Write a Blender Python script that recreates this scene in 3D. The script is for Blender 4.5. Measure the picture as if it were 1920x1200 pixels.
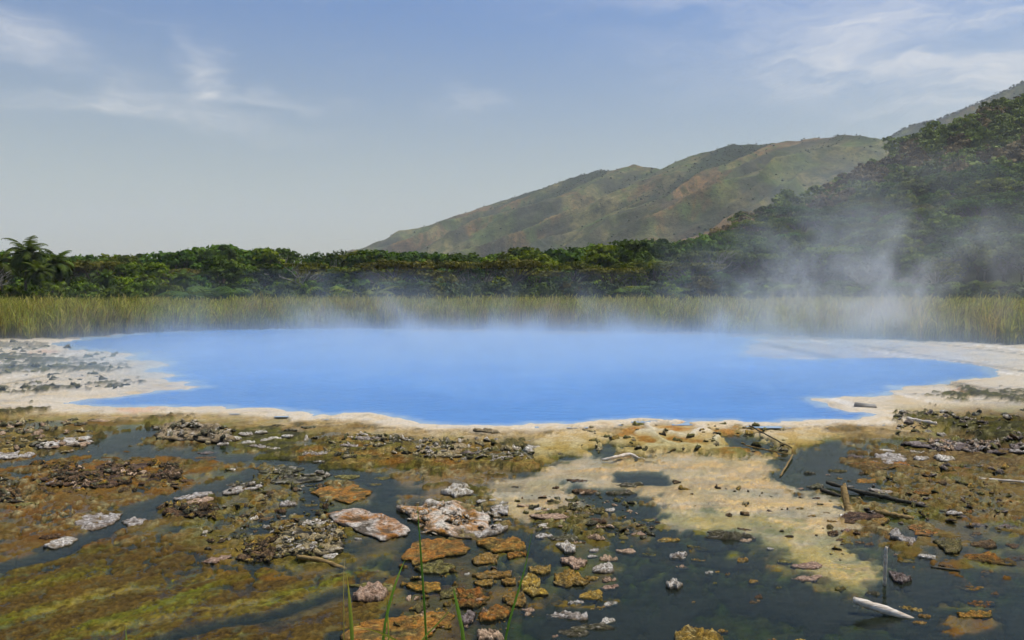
import bpy, math, random
import numpy as np
from mathutils import Vector

# ------------------------------------------------------------------ clear, camera, sky, sun, exposure
for o in list(bpy.data.objects):
    bpy.data.objects.remove(o)
scene = bpy.context.scene
COL = scene.collection
F = 1493.0                       # focal length in photo pixels (1920 wide)
CAMH = 2.6
PITCH = math.atan(55.0 / F)
cam_d = bpy.data.cameras.new('camera')
cam_d.lens = 28.0; cam_d.sensor_width = 36.0
cam_d.clip_start = 0.1; cam_d.clip_end = 30000
cam = bpy.data.objects.new('camera', cam_d); COL.objects.link(cam)
cam.location = (0, 0, CAMH)
cam.rotation_euler = (math.pi / 2 - PITCH, 0, 0)
scene.camera = cam

SUN_EL, SUN_AZ = 66.0, 78.0      # azimuth from +Y towards +X
SKY_STRENGTH = 0.135
sun_d = bpy.data.lights.new('sun', 'SUN')
sun_d.energy = 4.3; sun_d.angle = math.radians(0.6); sun_d.color = (1.0, 0.93, 0.81)
sun = bpy.data.objects.new('sun', sun_d); COL.objects.link(sun)
se, sa = math.radians(SUN_EL), math.radians(SUN_AZ)
sdir = Vector((math.cos(se) * math.sin(sa), math.cos(se) * math.cos(sa), math.sin(se)))
sun.rotation_euler = (-sdir).to_track_quat('-Z', 'Y').to_euler()
sun.location = (60, 60, 120)

scene.view_settings.view_transform = 'Standard'
scene.view_settings.look = 'None'
scene.view_settings.gamma = 1.0
scene.view_settings.exposure = 0.08
scene.view_settings.use_curve_mapping = False
cy = scene.cycles
cy.max_bounces = 6; cy.diffuse_bounces = 2; cy.glossy_bounces = 2; cy.transmission_bounces = 4
cy.transparent_max_bounces = 16; cy.volume_bounces = 1
cy.volume_step_rate = 1.0; cy.volume_max_steps = 128
cy.use_denoising = True
cy.use_adaptive_sampling = True; cy.adaptive_threshold = 0.04; cy.adaptive_min_samples = 12
cy.caustics_reflective = False; cy.caustics_refractive = False


class NT:
    """small helper to write node trees as expressions"""
    def __init__(self, tree):
        self.t = tree; tree.nodes.clear()
    def n(self, typ, ins=None, **props):
        nd = self.t.nodes.new(typ)
        for k, v in props.items():
            setattr(nd, k, v)
        if ins:
            for k, v in ins.items():
                self.set(nd.inputs[k], v)
        return nd
    def set(self, sock, v):
        if hasattr(v, 'is_output') or isinstance(v, bpy.types.NodeSocket):
            self.t.links.new(v, sock)
        else:
            if sock.type == 'RGBA' and len(v) == 3:
                v = (*v, 1)
            sock.default_value = v
    def m(self, op, a, b=0.0, c=0.0, clamp=False):
        nd = self.t.nodes.new('ShaderNodeMath'); nd.operation = op; nd.use_clamp = clamp
        for i, v in enumerate((a, b, c)):
            self.set(nd.inputs[i], v)
        return nd.outputs[0]
    def vm(self, op, a, b=(0, 0, 0)):
        nd = self.t.nodes.new('ShaderNodeVectorMath'); nd.operation = op
        self.set(nd.inputs[0], a); self.set(nd.inputs[1], b)
        return nd.outputs[0]
    def mix(self, fac, a, b, blend='MIX'):
        nd = self.t.nodes.new('ShaderNodeMix'); nd.data_type = 'RGBA'; nd.blend_type = blend
        self.set(nd.inputs[0], fac); self.set(nd.inputs[6], a); self.set(nd.inputs[7], b)
        return nd.outputs[2]
    def ramp(self, v, lo, hi):
        nd = self.t.nodes.new('ShaderNodeMapRange'); nd.interpolation_type = 'SMOOTHSTEP'
        self.set(nd.inputs[0], v)
        nd.inputs[1].default_value = lo; nd.inputs[2].default_value = hi
        return nd.outputs[0]
    def noise(self, vec, scale, detail=4.0, rough=0.55, dist=0.0, out=0):
        nd = self.n('ShaderNodeTexNoise', {'Scale': scale, 'Detail': detail, 'Roughness': rough, 'Distortion': dist})
        if vec is not None:
            self.set(nd.inputs['Vector'], vec)
        return nd.outputs[out]


# ---- world: Nishita sky, thin cirrus by direction
world = bpy.data.worlds.new('World'); scene.world = world; world.use_nodes = True
w = NT(world.node_tree)
sky = w.n('ShaderNodeTexSky', sky_type='NISHITA', sun_disc=False, sun_elevation=se, sun_rotation=sa,
          altitude=600.0, air_density=1.0, dust_density=2.4, ozone_density=1.1)
tc = w.n('ShaderNodeTexCoord')
sx = w.n('ShaderNodeSeparateXYZ', {0: tc.outputs['Generated']})
az = w.m('ARCTAN2', sx.outputs[0], sx.outputs[1])
el = w.m('ARCSINE', sx.outputs[2])
comb = w.n('ShaderNodeCombineXYZ', {0: az, 1: w.m('MULTIPLY', el, 2.6), 2: 0.0}).outputs[0]
warp = w.noise(comb, 7.0, 3.0, 0.62, 0.0, out=1)
warpv = w.n('ShaderNodeSeparateXYZ', {0: w.vm('SUBTRACT', warp, (0.5, 0.5, 0.5))})
azw = w.m('ADD', az, w.m('MULTIPLY', warpv.outputs[0], 0.20))
elw = w.m('ADD', el, w.m('MULTIPLY', warpv.outputs[1], 0.075))
def gauss(ca, ce, ra, re, amp, rot=0.0):
    da = w.m('SUBTRACT', azw, ca); de = w.m('SUBTRACT', elw, ce)
    c, s = math.cos(rot), math.sin(rot)
    u, v = da, de
    if rot:
        u = w.m('MULTIPLY_ADD', de, s, w.m('MULTIPLY', da, c)); v = w.m('SUBTRACT', w.m('MULTIPLY', de, c), w.m('MULTIPLY', da, s))
    q = w.m('MULTIPLY_ADD', w.m('MULTIPLY', u, u), 1 / ra ** 2, w.m('MULTIPLY', w.m('MULTIPLY', v, v), 1 / re ** 2))
    return w.m('MULTIPLY', w.m('EXPONENT', w.m('MULTIPLY', q, -1.0)), amp)
D2 = math.radians
blobs = [(-31.5, 15.0, 2.6, 1.1, .75, 0), (-25.5, 11.5, 8.0, .5, .75, -.05), (-25.5, 12.9, 2.2, 1.0, .5, 0),
         (-21.3, 13.6, 1.2, 1.9, .85, .25), (-17.0, 12.8, 4.0, .45, .5, 0), (-3.5, 13.2, 2.2, 1.0, .25, -.4),
         (25.0, 14.2, 12.0, 1.9, .8, -.12), (30.0, 16.6, 12.0, 1.1, .8, -.1), (35.0, 11.5, 9.0, 1.6, .75, 0), (20.0, 19.8, 14.0, 1.2, .5, 0)]
mask = None
for b in blobs:
    g = gauss(D2(b[0]), D2(b[1]), D2(b[2]), D2(b[3]), b[4], b[5])
    mask = g if mask is None else w.m('ADD', mask, g)
streak = w.n('ShaderNodeCombineXYZ', {0: w.m('MULTIPLY', azw, 2.2), 1: w.m('MULTIPLY', elw, 11.0), 2: 3.7}).outputs[0]
sn = w.noise(streak, 3.0, 5.0, 0.66, 0.0)
generic = w.m('MULTIPLY', w.ramp(sn, 0.54, 0.80), w.ramp(el, 0.20, 0.42))      # more cirrus higher up and all round
cm = w.m('MULTIPLY', mask, w.m('ADD', 0.12, w.m('MULTIPLY', w.ramp(sn, 0.28, 0.74), 1.0)))
cm = w.m('ADD', cm, w.m('MULTIPLY', generic, 0.25), clamp=True)
skycol = w.mix(1.0, sky.outputs[0], w.mix(w.ramp(el, 0.10, 0.40), (1.02, 0.885, 0.665), (0.40, 0.67, 0.97)), 'MULTIPLY')   # dusty low air, clear blue above
cloudcol = w.mix(w.m('MULTIPLY', cm, 0.78), skycol, (7.3, 7.0, 6.6))
bg = w.n('ShaderNodeBackground', {'Color': cloudcol, 'Strength': SKY_STRENGTH})
world.cycles.sampling_method = "MANUAL"; world.cycles.sample_map_resolution = 512
wo = w.n('ShaderNodeOutputWorld'); w.t.links.new(bg.outputs[0], wo.inputs[0])

# ------------------------------------------------------------------ helpers
random.seed(7)
R = np.random.default_rng(11)
_perm = np.random.default_rng(5).permutation(1024)
_perm = np.concatenate([_perm, _perm, _perm])
_ga = np.random.default_rng(6).uniform(0, 2 * np.pi, 1024)
_g2 = np.stack([np.cos(_ga), np.sin(_ga)], 1)
_gv = np.random.default_rng(8).normal(size=(1024, 3)); _gv /= np.linalg.norm(_gv, axis=1)[:, None]

def noise2(x, y):
    xi = np.floor(x).astype(np.int64); yi = np.floor(y).astype(np.int64)
    fx = x - xi; fy = y - yi; xi &= 1023; yi &= 1023
    u = fx * fx * fx * (fx * (fx * 6 - 15) + 10); v = fy * fy * fy * (fy * (fy * 6 - 15) + 10)
    def g(ix, iy, dx, dy):
        h = _perm[(_perm[ix & 1023] + iy) & 1023]
        return _g2[h, 0] * dx + _g2[h, 1] * dy
    a = g(xi, yi, fx, fy); b = g(xi + 1, yi, fx - 1, fy)
    c = g(xi, yi + 1, fx, fy - 1); d = g(xi + 1, yi + 1, fx - 1, fy - 1)
    return ((a + u * (b - a)) * (1 - v) + (c + u * (d - c)) * v) * 1.5

def noise3(x, y, z):
    xi = np.floor(x).astype(np.int64); yi = np.floor(y).astype(np.int64); zi = np.floor(z).astype(np.int64)
    fx = x - xi; fy = y - yi; fz = z - zi
    s = lambda f: f * f * f * (f * (f * 6 - 15) + 10)
    u, v, t = s(fx), s(fy), s(fz)
    def g(i, j, k):
        h = _perm[(_perm[(_perm[(xi + i) & 1023] + yi + j) & 1023] + zi + k) & 1023]
        return _gv[h, 0] * (fx - i) + _gv[h, 1] * (fy - j) + _gv[h, 2] * (fz - k)
    L = lambda a, b, q: a + q * (b - a)
    return L(L(L(g(0,0,0), g(1,0,0), u), L(g(0,1,0), g(1,1,0), u), v), L(L(g(0,0,1), g(1,0,1), u), L(g(0,1,1), g(1,1,1), u), v), t) * 1.6

def fbm2(x, y, oct=4, gain=0.5):
    r = 0; a = 1.0; n = 0
    for i in range(oct):
        r = r + a * noise2(x + 17.3 * i, y - 9.1 * i); n += a; a *= gain; x = x * 2.03; y = y * 2.03
    return r / n * 1.3
def ridged2(x, y, oct=4, gain=0.55):
    r = 0; a = 1.0; n = 0
    for i in range(oct):
        r = r + a * (1 - np.abs(noise2(x + 31.7 * i, y + 5.3 * i)) * 1.6); n += a; a *= gain; x = x * 2.07; y = y * 2.07
    return r / n
def fbm3(x, y, z, oct=4, gain=0.5):
    r = 0; a = 1.0; n = 0
    for i in range(oct):
        r = r + a * noise3(x + 7.7 * i, y, z - 3.1 * i); n += a; a *= gain; x = x * 2.05; y = y * 2.05; z = z * 2.05
    return r / n * 1.3
def sstep(a, b, x):
    t = np.clip((x - a) / (b - a), 0, 1); return t * t * (3 - 2 * t)
def lerp(a, b, t):
    return a + (b - a) * t

def G(px, py, z=0.0):
    """world point on the plane z seen at a photo pixel"""
    dx = (px - 960.0) / F; dz = -(py - 600.0) / F
    c, s = math.cos(PITCH), math.sin(PITCH)
    dy_w = c + dz * s; dz_w = -s + dz * c
    t = (z - CAMH) / dz_w
    return (dx * t, dy_w * t)

def poly_sdf(P, x, y):
    """signed distance to a closed polygon (negative inside)"""
    P = np.asarray(P, float); n = len(P)
    d = np.full(x.shape, 1e18); s = np.ones(x.shape)
    for i in range(n):
        a = P[i]; b = P[i - 1]
        ex, ey = b - a; wx = x - a[0]; wy = y - a[1]
        t = np.clip((wx * ex + wy * ey) / (ex * ex + ey * ey + 1e-12), 0, 1)
        d = np.minimum(d, (wx - ex * t) ** 2 + (wy - ey * t) ** 2)
        c1 = y >= a[1]; c2 = y < b[1]; c3 = ex * wy > ey * wx
        flip = (c1 & c2 & c3) | (~c1 & ~c2 & ~c3)
        s = np.where(flip, -s, s)
    return s * np.sqrt(d)
def line_dist(P, x, y):
    P = np.asarray(P, float); d = np.full(x.shape, 1e18)
    for a, b in zip(P[:-1], P[1:]):
        ex, ey = b - a; wx = x - a[0]; wy = y - a[1]
        t = np.clip((wx * ex + wy * ey) / (ex * ex + ey * ey + 1e-12), 0, 1)
        d = np.minimum(d, (wx - ex * t) ** 2 + (wy - ey * t) ** 2)
    return np.sqrt(d)

def mk(name, V, Fc, mat=None, smooth=True, col=None, attrs=None):
    """mesh data from arrays; Fc is (n,3) or (n,4), or a list of such"""
    V = np.ascontiguousarray(V, dtype=np.float32)
    Fl = Fc if isinstance(Fc, list) else [Fc]
    idx = np.concatenate([f.ravel() for f in Fl]).astype(np.int32)
    tot = np.concatenate([np.full(len(f), f.shape[1]) for f in Fl])
    st = np.concatenate([[0], np.cumsum(tot)[:-1]]).astype(np.int32)
    me = bpy.data.meshes.new(name)
    me.vertices.add(len(V)); me.vertices.foreach_set('co', V.ravel())
    me.loops.add(len(idx)); me.loops.foreach_set('vertex_index', idx)
    me.polygons.add(len(st)); me.polygons.foreach_set('loop_start', st)
    me.update(calc_edges=True)
    if smooth:
        me.polygons.foreach_set('use_smooth', np.ones(len(st), dtype=bool))
    if col is not None:
        c = np.ones((len(V), 4), np.float32); c[:, :3] = col
        at = me.color_attributes.new('Col', 'FLOAT_COLOR', 'POINT'); at.data.foreach_set('color', c.ravel())
    for k, v in (attrs or {}).items():
        at = me.attributes.new(k, 'FLOAT', 'POINT'); at.data.foreach_set('value', np.asarray(v, np.float32))
    if mat:
        me.materials.append(mat)
    return me
def ob(name, me, parent=None, loc=None, kind=None, label=None, cat=None, group=None):
    o = bpy.data.objects.new(name, me); COL.objects.link(o)
    if parent: o.parent = parent
    if loc is not None: o.location = loc
    if kind: o['kind'] = kind
    if label: o['label'] = label
    if cat: o['category'] = cat
    if group: o['group'] = group
    return o
def gridfaces(nr, nc):
    i = np.arange(nr * nc).reshape(nr, nc)
    return np.stack([i[:-1, :-1], i[:-1, 1:], i[1:, 1:], i[1:, :-1]], -1).reshape(-1, 4)
def tube(pts, rad, sides=6, cap=True):
    P = np.asarray(pts, float); n = len(P); V = []; 
    up = np.array([0.13, 0.31, 0.94])
    for i in range(n):
        t = P[min(i + 1, n - 1)] - P[max(i - 1, 0)]; t /= np.linalg.norm(t) + 1e-9
        a = np.cross(t, up); 
        if np.linalg.norm(a) < .1: a = np.cross(t, [1, 0, 0])
        a /= np.linalg.norm(a); b = np.cross(t, a)
        for k in range(sides):
            q = 2 * math.pi * k / sides
            V.append(P[i] + rad[i] * (math.cos(q) * a + math.sin(q) * b))
    Fq = []
    for i in range(n - 1):
        for k in range(sides):
            k2 = (k + 1) % sides
            Fq.append([i * sides + k, i * sides + k2, (i + 1) * sides + k2, (i + 1) * sides + k])
    V = np.array(V); Ft = []
    if cap:
        V = np.vstack([V, P[0], P[-1]]); c0, c1 = n * sides, n * sides + 1
        for k in range(sides):
            k2 = (k + 1) % sides
            Ft.append([c0, k2, k]); Ft.append([c1, (n - 1) * sides + k, (n - 1) * sides + k2])
    return V, np.array(Fq), np.array(Ft).reshape(-1, 3)
def join_tubes(ts):
    V = []; Q = []; T = []; o = 0
    for v, q, t in ts:
        V.append(v); Q.append(q + o); T.append(t + o); o += len(v)
    return np.vstack(V), [np.vstack(Q), np.vstack(T)]

def new_mat(name):
    m = bpy.data.materials.new(name); m.use_nodes = True
    return m, NT(m.node_tree)
def finish(nt, surf=None, vol=None):
    out = nt.n('ShaderNodeOutputMaterial')
    if surf is not None: nt.t.links.new(surf, out.inputs['Surface'])
    if vol is not None: nt.t.links.new(vol, out.inputs['Volume'])

# ------------------------------------------------------------------ materials
def mat_terrain():
    m, n = new_mat('sinter_terrace')
    a = n.n('ShaderNodeVertexColor', layer_name='Col').outputs[0]
    pos = n.n('ShaderNodeNewGeometry').outputs['Position']
    n1 = n.noise(pos, 22.0, 5.0, 0.65); n2 = n.noise(pos, 70.0, 3.0, 0.6)
    c = n.mix(1.0, a, n.mix(n.ramp(n1, 0.28, 0.72), (0.45, 0.43, 0.40), (1.42, 1.38, 1.30)), 'MULTIPLY')
    c = n.mix(1.0, c, n.mix(n.ramp(n2, 0.3, 0.7), (0.62, 0.61, 0.58), (1.32, 1.30, 1.28)), 'MULTIPLY')
    c = n.mix(n.m('ADD', 0.30, n.m('MULTIPLY', n.n('ShaderNodeAttribute', attribute_name='crust').outputs['Fac'], 0.9), clamp=True), a, c)
    wet = n.n('ShaderNodeAttribute', attribute_name='wet').outputs['Fac']
    rough = n.m('SUBTRACT', 0.85, n.m('MULTIPLY', wet, 0.45))
    bump = n.n('ShaderNodeBump', {'Strength': 0.8, 'Distance': 0.025, 'Height': n.m('ADD', n1, n.m('MULTIPLY', n2, 0.35))})
    b = n.n('ShaderNodeBsdfPrincipled', {'Base Color': c, 'Roughness': rough, 'Specular IOR Level': 0.07, 'Normal': bump.outputs[0]})
    finish(n, b.outputs[0]); return m
def mat_rock():
    m, n = new_mat('mineral_rock')
    a = n.n('ShaderNodeVertexColor', layer_name='Col').outputs[0]
    co = n.n('ShaderNodeTexCoord').outputs['Object']
    rnd = n.n('ShaderNodeObjectInfo').outputs['Random']
    pos = n.n('ShaderNodeNewGeometry').outputs['Position']
    n1 = n.noise(pos, 30.0, 5.0, 0.68); n2 = n.noise(pos, 85.0, 3.0, 0.6)
    c = n.mix(1.0, a, n.mix(n.ramp(n1, 0.3, 0.7), (0.40, 0.36, 0.31), (1.40, 1.38, 1.34)), 'MULTIPLY')
    c = n.mix(1.0, c, n.mix(n.ramp(n2, 0.3, 0.7), (0.58, 0.56, 0.52), (1.35, 1.35, 1.35)), 'MULTIPLY')
    c = n.n('ShaderNodeHueSaturation', {'Hue': n.m('ADD', 0.49, n.m('MULTIPLY', rnd, 0.02)), 'Value': n.m('ADD', 0.8, n.m('MULTIPLY', rnd, 0.4)), 'Color': c}).outputs[0]
    bump = n.n('ShaderNodeBump', {'Strength': 1.0, 'Distance': 0.035, 'Height': n.m('ADD', n1, n.m('MULTIPLY', n2, 0.5))})
    b = n.n('ShaderNodeBsdfPrincipled', {'Base Color': c, 'Roughness': 0.62, 'Specular IOR Level': 0.2, 'Normal': bump.outputs[0]})
    finish(n, b.outputs[0]); return m
def mat_shallow():
    m, n = new_mat('shallow_water')
    pos = n.n('ShaderNodeNewGeometry').outputs['Position']
    dep = n.n('ShaderNodeAttribute', attribute_name='depth').outputs['Fac']
    sc = n.vm('MULTIPLY', pos, (0.8, 1.7, 1.0))
    h = n.m('ADD', n.noise(sc, 7.0, 3.0, 0.55, 0.3), n.m('MULTIPLY', n.noise(sc, 1.6, 2.0, 0.5), 0.8))
    bump = n.n('ShaderNodeBump', {'Strength': 0.13, 'Distance': 0.03, 'Height': h}).outputs[0]
    # absorption: the deeper the water, the darker and bluer what shows through
    def ab(k): return n.m('EXPONENT', n.m('MULTIPLY', dep, -k))
    tint = n.n('ShaderNodeCombineColor', {0: ab(15.0), 1: ab(10.0), 2: ab(9.0)}).outputs[0]
    tr = n.n('ShaderNodeBsdfTransparent', {'Color': tint})
    di = n.n('ShaderNodeBsdfDiffuse', {'Color': (0.032, 0.038, 0.026)})     # suspended matter
    body = n.n('ShaderNodeMixShader', {0: n.m('SUBTRACT', 1.0, ab(9.0)), 1: tr.outputs[0], 2: di.outputs[0]})
    gl = n.n('ShaderNodeBsdfGlossy', {'Color': (0.90, 0.93, 0.93), 'Roughness': 0.07, 'Normal': bump})
    fr = n.n('ShaderNodeFresnel', {'IOR': 1.30, 'Normal': bump}).outputs[0]
    mx = n.n('ShaderNodeMixShader', {0: n.m('MULTIPLY', fr, 0.52), 1: body.outputs[0], 2: gl.outputs[0]})
    finish(n, mx.outputs[0]); return m
def mat_pool():
    m, n = new_mat('hot_pool_water')
    pos = n.n('ShaderNodeNewGeometry').outputs['Position']
    sc = n.vm('MULTIPLY', pos, (0.7, 2.2, 1.0))
    h = n.m('ADD', n.noise(sc, 3.2, 4.0, 0.6, 0.2), n.m('MULTIPLY', n.noise(sc, 0.5, 2.0, 0.5), 0.6))
    bump = n.n('ShaderNodeBump', {'Strength': 0.35, 'Distance': 0.05, 'Height': h}).outputs[0]
    big = n.ramp(n.noise(n.vm('MULTIPLY', pos, (0.6, 1.0, 1)), 0.16, 3.0), 0.3, 0.7)
    c = n.mix(big, (0.045, 0.175, 0.44), (0.072, 0.225, 0.53))
    edge = n.n('ShaderNodeAttribute', attribute_name='shoal').outputs['Fac']
    c = n.mix(n.m('MULTIPLY', edge, 0.75), c, (0.34, 0.42, 0.44))
    b = n.n('ShaderNodeBsdfPrincipled', {'Base Color': c, 'Roughness': 0.16, 'IOR': 1.33, 'Specular IOR Level': 0.18, 'Normal': bump})
    finish(n, b.outputs[0]); return m
def mat_foliage(name, dark, light, trans=0.25):
    m, n = new_mat(name)
    a = n.n('ShaderNodeAttribute', attribute_name='tint').outputs['Fac']
    oi = n.n('ShaderNodeObjectInfo')
    c = n.mix(a, dark, light)
    c = n.mix(1.0, c, oi.outputs['Color'], 'MULTIPLY')
    c = n.n('ShaderNodeHueSaturation', {'Hue': n.m('ADD', 0.482, n.m('MULTIPLY', oi.outputs['Random'], 0.036)),
        'Value': n.m('ADD', 0.72, n.m('MULTIPLY', oi.outputs['Random'], 0.56)), 'Color': c}).outputs[0]
    d = n.n('ShaderNodeBsdfPrincipled', {'Base Color': c, 'Roughness': 0.7, 'Specular IOR Level': 0.06})
    t = n.n('ShaderNodeBsdfTranslucent', {'Color': n.mix(1.0, c, (1.25, 1.3, 0.6), 'MULTIPLY')})
    mx = n.n('ShaderNodeMixShader', {0: trans, 1: d.outputs[0], 2: t.outputs[0]})
    finish(n, mx.outputs[0]); return m
def mat_vcol(name, rough=0.9, trans=0.0, nscale=None, spec=0.2):
    m, n = new_mat(name)
    c = n.n('ShaderNodeVertexColor', layer_name='Col').outputs[0]
    if nscale:
        pos = n.n('ShaderNodeNewGeometry').outputs['Position']
        f = n.ramp(n.noise(pos, nscale, 6.0, 0.65), 0.3, 0.7)
        c = n.mix(1.0, c, n.mix(f, (0.6, 0.6, 0.6), (1.3, 1.3, 1.3)), 'MULTIPLY')
    d = n.n('ShaderNodeBsdfPrincipled', {'Base Color': c, 'Roughness': rough, 'Specular IOR Level': spec})
    s = d.outputs[0]
    if trans:
        t = n.n('ShaderNodeBsdfTranslucent', {'Color': c})
        s = n.n('ShaderNodeMixShader', {0: trans, 1: s, 2: t.outputs[0]}).outputs[0]
    finish(n, s); return m
def mat_wood(name, c1, c2, scale=14.0):
    m, n = new_mat(name)
    co = n.n('ShaderNodeTexCoord').outputs['Object']
    v = n.vm('MULTIPLY', co, (0.6, 4.0, 4.0))
    f = n.noise(v, scale, 5.0, 0.65, 0.5)
    c = n.mix(n.ramp(f, 0.3, 0.7), c1, c2)
    bump = n.n('ShaderNodeBump', {'Strength': 0.6, 'Distance': 0.01, 'Height': f})
    b = n.n('ShaderNodeBsdfPrincipled', {'Base Color': c, 'Roughness': 0.8, 'Specular IOR Level': 0.25, 'Normal': bump.outputs[0]})
    finish(n, b.outputs[0]); return m

M_TER, M_ROCK, M_SHAL, M_POOL = mat_terrain(), mat_rock(), mat_shallow(), mat_pool()
M_LEAF = mat_foliage('leaves', (0.026, 0.048, 0.010), (0.125, 0.165, 0.030))
M_PALM = mat_foliage('palm_leaves', (0.028, 0.048, 0.012), (0.110, 0.140, 0.030))
M_REED = mat_vcol('reeds', 0.8, 0.45, None, 0.05)
M_HILL = mat_vcol('hill_ground', 0.95, 0, 0.05)
def mat_mountain():
    m, n = new_mat('mountain_ground')
    a = n.n('ShaderNodeVertexColor', layer_name='Col').outputs[0]
    pos = n.n('ShaderNodeNewGeometry').outputs['Position']
    f1 = n.noise(pos, 0.035, 5.0, 0.7); f2 = n.noise(pos, 0.16, 3.0, 0.7)
    c = n.mix(1.0, a, n.mix(n.ramp(f1, 0.32, 0.68), (0.55, 0.60, 0.60), (1.45, 1.40, 1.3)), 'MULTIPLY')
    c = n.mix(n.m('MULTIPLY', n.ramp(f2, 0.52, 0.66), 0.75), c, (0.022, 0.034, 0.014))
    b = n.n('ShaderNodeBsdfPrincipled', {'Base Color': c, 'Roughness': 0.95, 'Specular IOR Level': 0.1,
        'Normal': n.n('ShaderNodeBump', {'Strength': 0.8, 'Distance': 5.0, 'Height': n.m('ADD', f1, n.m('MULTIPLY', f2, 0.4))}).outputs[0]})
    finish(n, b.outputs[0]); return m
M_MOUNT = mat_mountain()
M_TRUNK = mat_wood('bark', (0.05, 0.038, 0.026), (0.12, 0.095, 0.07), 3.0)
M_BARE = mat_wood('bare_pale_wood', (0.20, 0.175, 0.14), (0.36, 0.33, 0.28), 3.0)
M_STICK = mat_wood('weathered_stick', (0.40, 0.30, 0.20), (0.80, 0.73, 0.63), 9.0)
M_LOGD = mat_wood('dark_wet_log', (0.020, 0.017, 0.012), (0.10, 0.085, 0.055), 9.0)
M_LOGY = mat_wood('yellowed_log', (0.10, 0.06, 0.018), (0.36, 0.24, 0.09), 9.0)
M_BLADE = mat_vcol('grass_blade', 0.5, 0.35)

# ------------------------------------------------------------------ large structure: ground, terrace, pool
gs = 9000.0
gm, gn = new_mat('far_ground')
gp = gn.n('ShaderNodeNewGeometry').outputs['Position']
gc = gn.mix(gn.ramp(gn.noise(gp, 0.05, 6.0, 0.65), 0.3, 0.7), (0.035, 0.045, 0.015), (0.085, 0.08, 0.03))
finish(gn, gn.n('ShaderNodeBsdfPrincipled', {'Base Color': gc, 'Roughness': 0.95}).outputs[0])
gx = np.array([-gs, -900, -200, -60, 60, 200, 900, gs]); gy = np.array([-400.0, -40, 2, 40, 62, 200, 900, gs])
GX, GY = np.meshgrid(gx, gy)
ob('ground', mk('ground', np.stack([GX.ravel(), GY.ravel(), np.full(GX.size, -0.6)], 1), gridfaces(8, 8), gm), kind='structure')

POOL_PX = [(95,645),(143,638),(187,635),(233,630),(300,623),(367,621),(433,618),(533,616),(640,617),(740,621),(800,627),(870,625),(950,629),(1020,628),(1110,629),(1250,630),(1403,633),
 (1430,641),(1395,650),(1412,655),(1387,660),(1393,667),(1440,671),(1520,674),(1600,671),(1690,671),(1760,675),(1800,681),(1857,688),(1880,703),(1850,709),(1800,711),(1770,722),(1675,725),
 (1685,733),(1663,743),(1590,744),(1520,748),(1545,755),(1557,762),(1573,770),(1627,773),(1640,778),(1613,788),(1580,786),(1513,788),(1413,793),(1363,789),(1290,791),(1240,786),(1187,785),(1107,790),(1033,795),(973,798),
 (827,797),(787,793),(750,787),(740,780),(703,777),(690,774),(650,775),(633,779),(587,778),(547,770),(480,765),(440,767),(400,763),(333,762),(270,764),(213,763),(123,755),(177,748),(267,738),(290,732),(340,732),(380,725),
 (350,718),(290,710),(333,704),(313,700),(253,694),(310,687),(320,679),(253,675),(227,671),(263,665),(200,660),(140,655),(127,649)]
POOL = np.array([G(*p) for p in POOL_PX])

NU, NR = 900, 550
u = np.linspace(-0.92, 0.92, NU)
inv = np.linspace(1 / 2.6, 1 / 64.0, NR)
yy = 1 / inv
X = (u[None, :] * (yy[:, None] + 1.2)).ravel(); Y = np.repeat(yy, NU)
WZ = -0.05                       # level of the shallow water in front of the pool
n_big = fbm2(X * .22, Y * .22, 4); n_mid = fbm2(X * .9, Y * .9, 4); n_sm = fbm2(X * 3.1, Y * 3.1, 4)
n_fine = fbm2(X * 9.5, Y * 9.5, 3); n_rid = ridged2(X * 1.7, Y * 1.7, 5); n_rid2 = ridged2(X * 5.2 + 40, Y * 5.2, 4)
sd = np.array([-0.66, -0.75]); sx_ = X * sd[0] + Y * sd[1]; sy_ = X * -sd[1] + Y * sd[0]
n_str = fbm2(sx_ * .9 + .5 * n_mid, sy_ * 3.2 + .6 * n_mid, 5, .62); n_str2 = fbm2(sx_ * .35 + 9, sy_ * 2.2, 4)
n_xf = fbm2(X * 27, Y * 27, 3, .6) * sstep(18, 9, Y); n_st3 = fbm2(sx_ * 2.2, sy_ * 15.0, 4, .6)
n_hor = fbm2(X * .5, Y * 2.6, 5, .6)

amp = 0.010 * Y
wx = fbm2(X * 1.3 + 3, Y * 1.3, 3) ; wy = fbm2(X * 1.3, Y * 1.3 + 8, 3)
wx2 = noise2(X * 4.2, Y * 4.2); wy2 = noise2(X * 4.2 + 50, Y * 4.2)
psd = poly_sdf(POOL, X + wx * amp * 1.2 + wx2 * amp * .35, Y + wy * amp * 1.5 + wy2 * amp * .5)   # >0 outside the pool
BLUE = psd < 0
nearside = sstep(30, 17, Y)

c = lambda r, g, b: np.array([r, g, b])
CREAM, WHITE, TAN = c(.60, .48, .31), c(.58, .51, .41), c(.47, .33, .14)
ORANGE, BROWN, OLIVE = c(.36, .155, .025), c(.125, .074, .026), c(.150, .140, .022)
DARK, GREEN, YEL, MUD, PINKB = c(.030, .036, .024), c(.20, .24, .022), c(.60, .43, .09), c(.235, .148, .048), c(.27, .175, .095)
DKCR = c(.075, .070, .042)

col = two0 = lerp(lerp(MUD * .8, OLIVE * 1.1, sstep(-.3, .35, n_str2)[:, None]), lerp(BROWN, ORANGE * .55, sstep(-.3, .3, n_sm)[:, None]), sstep(-.2, .5, n_mid)[:, None])
h = WZ - .004 + .030 * n_mid + .014 * n_sm + .030 * (n_rid - .6)
crust = np.zeros(X.size)         # how broken and rough the surface is

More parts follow.
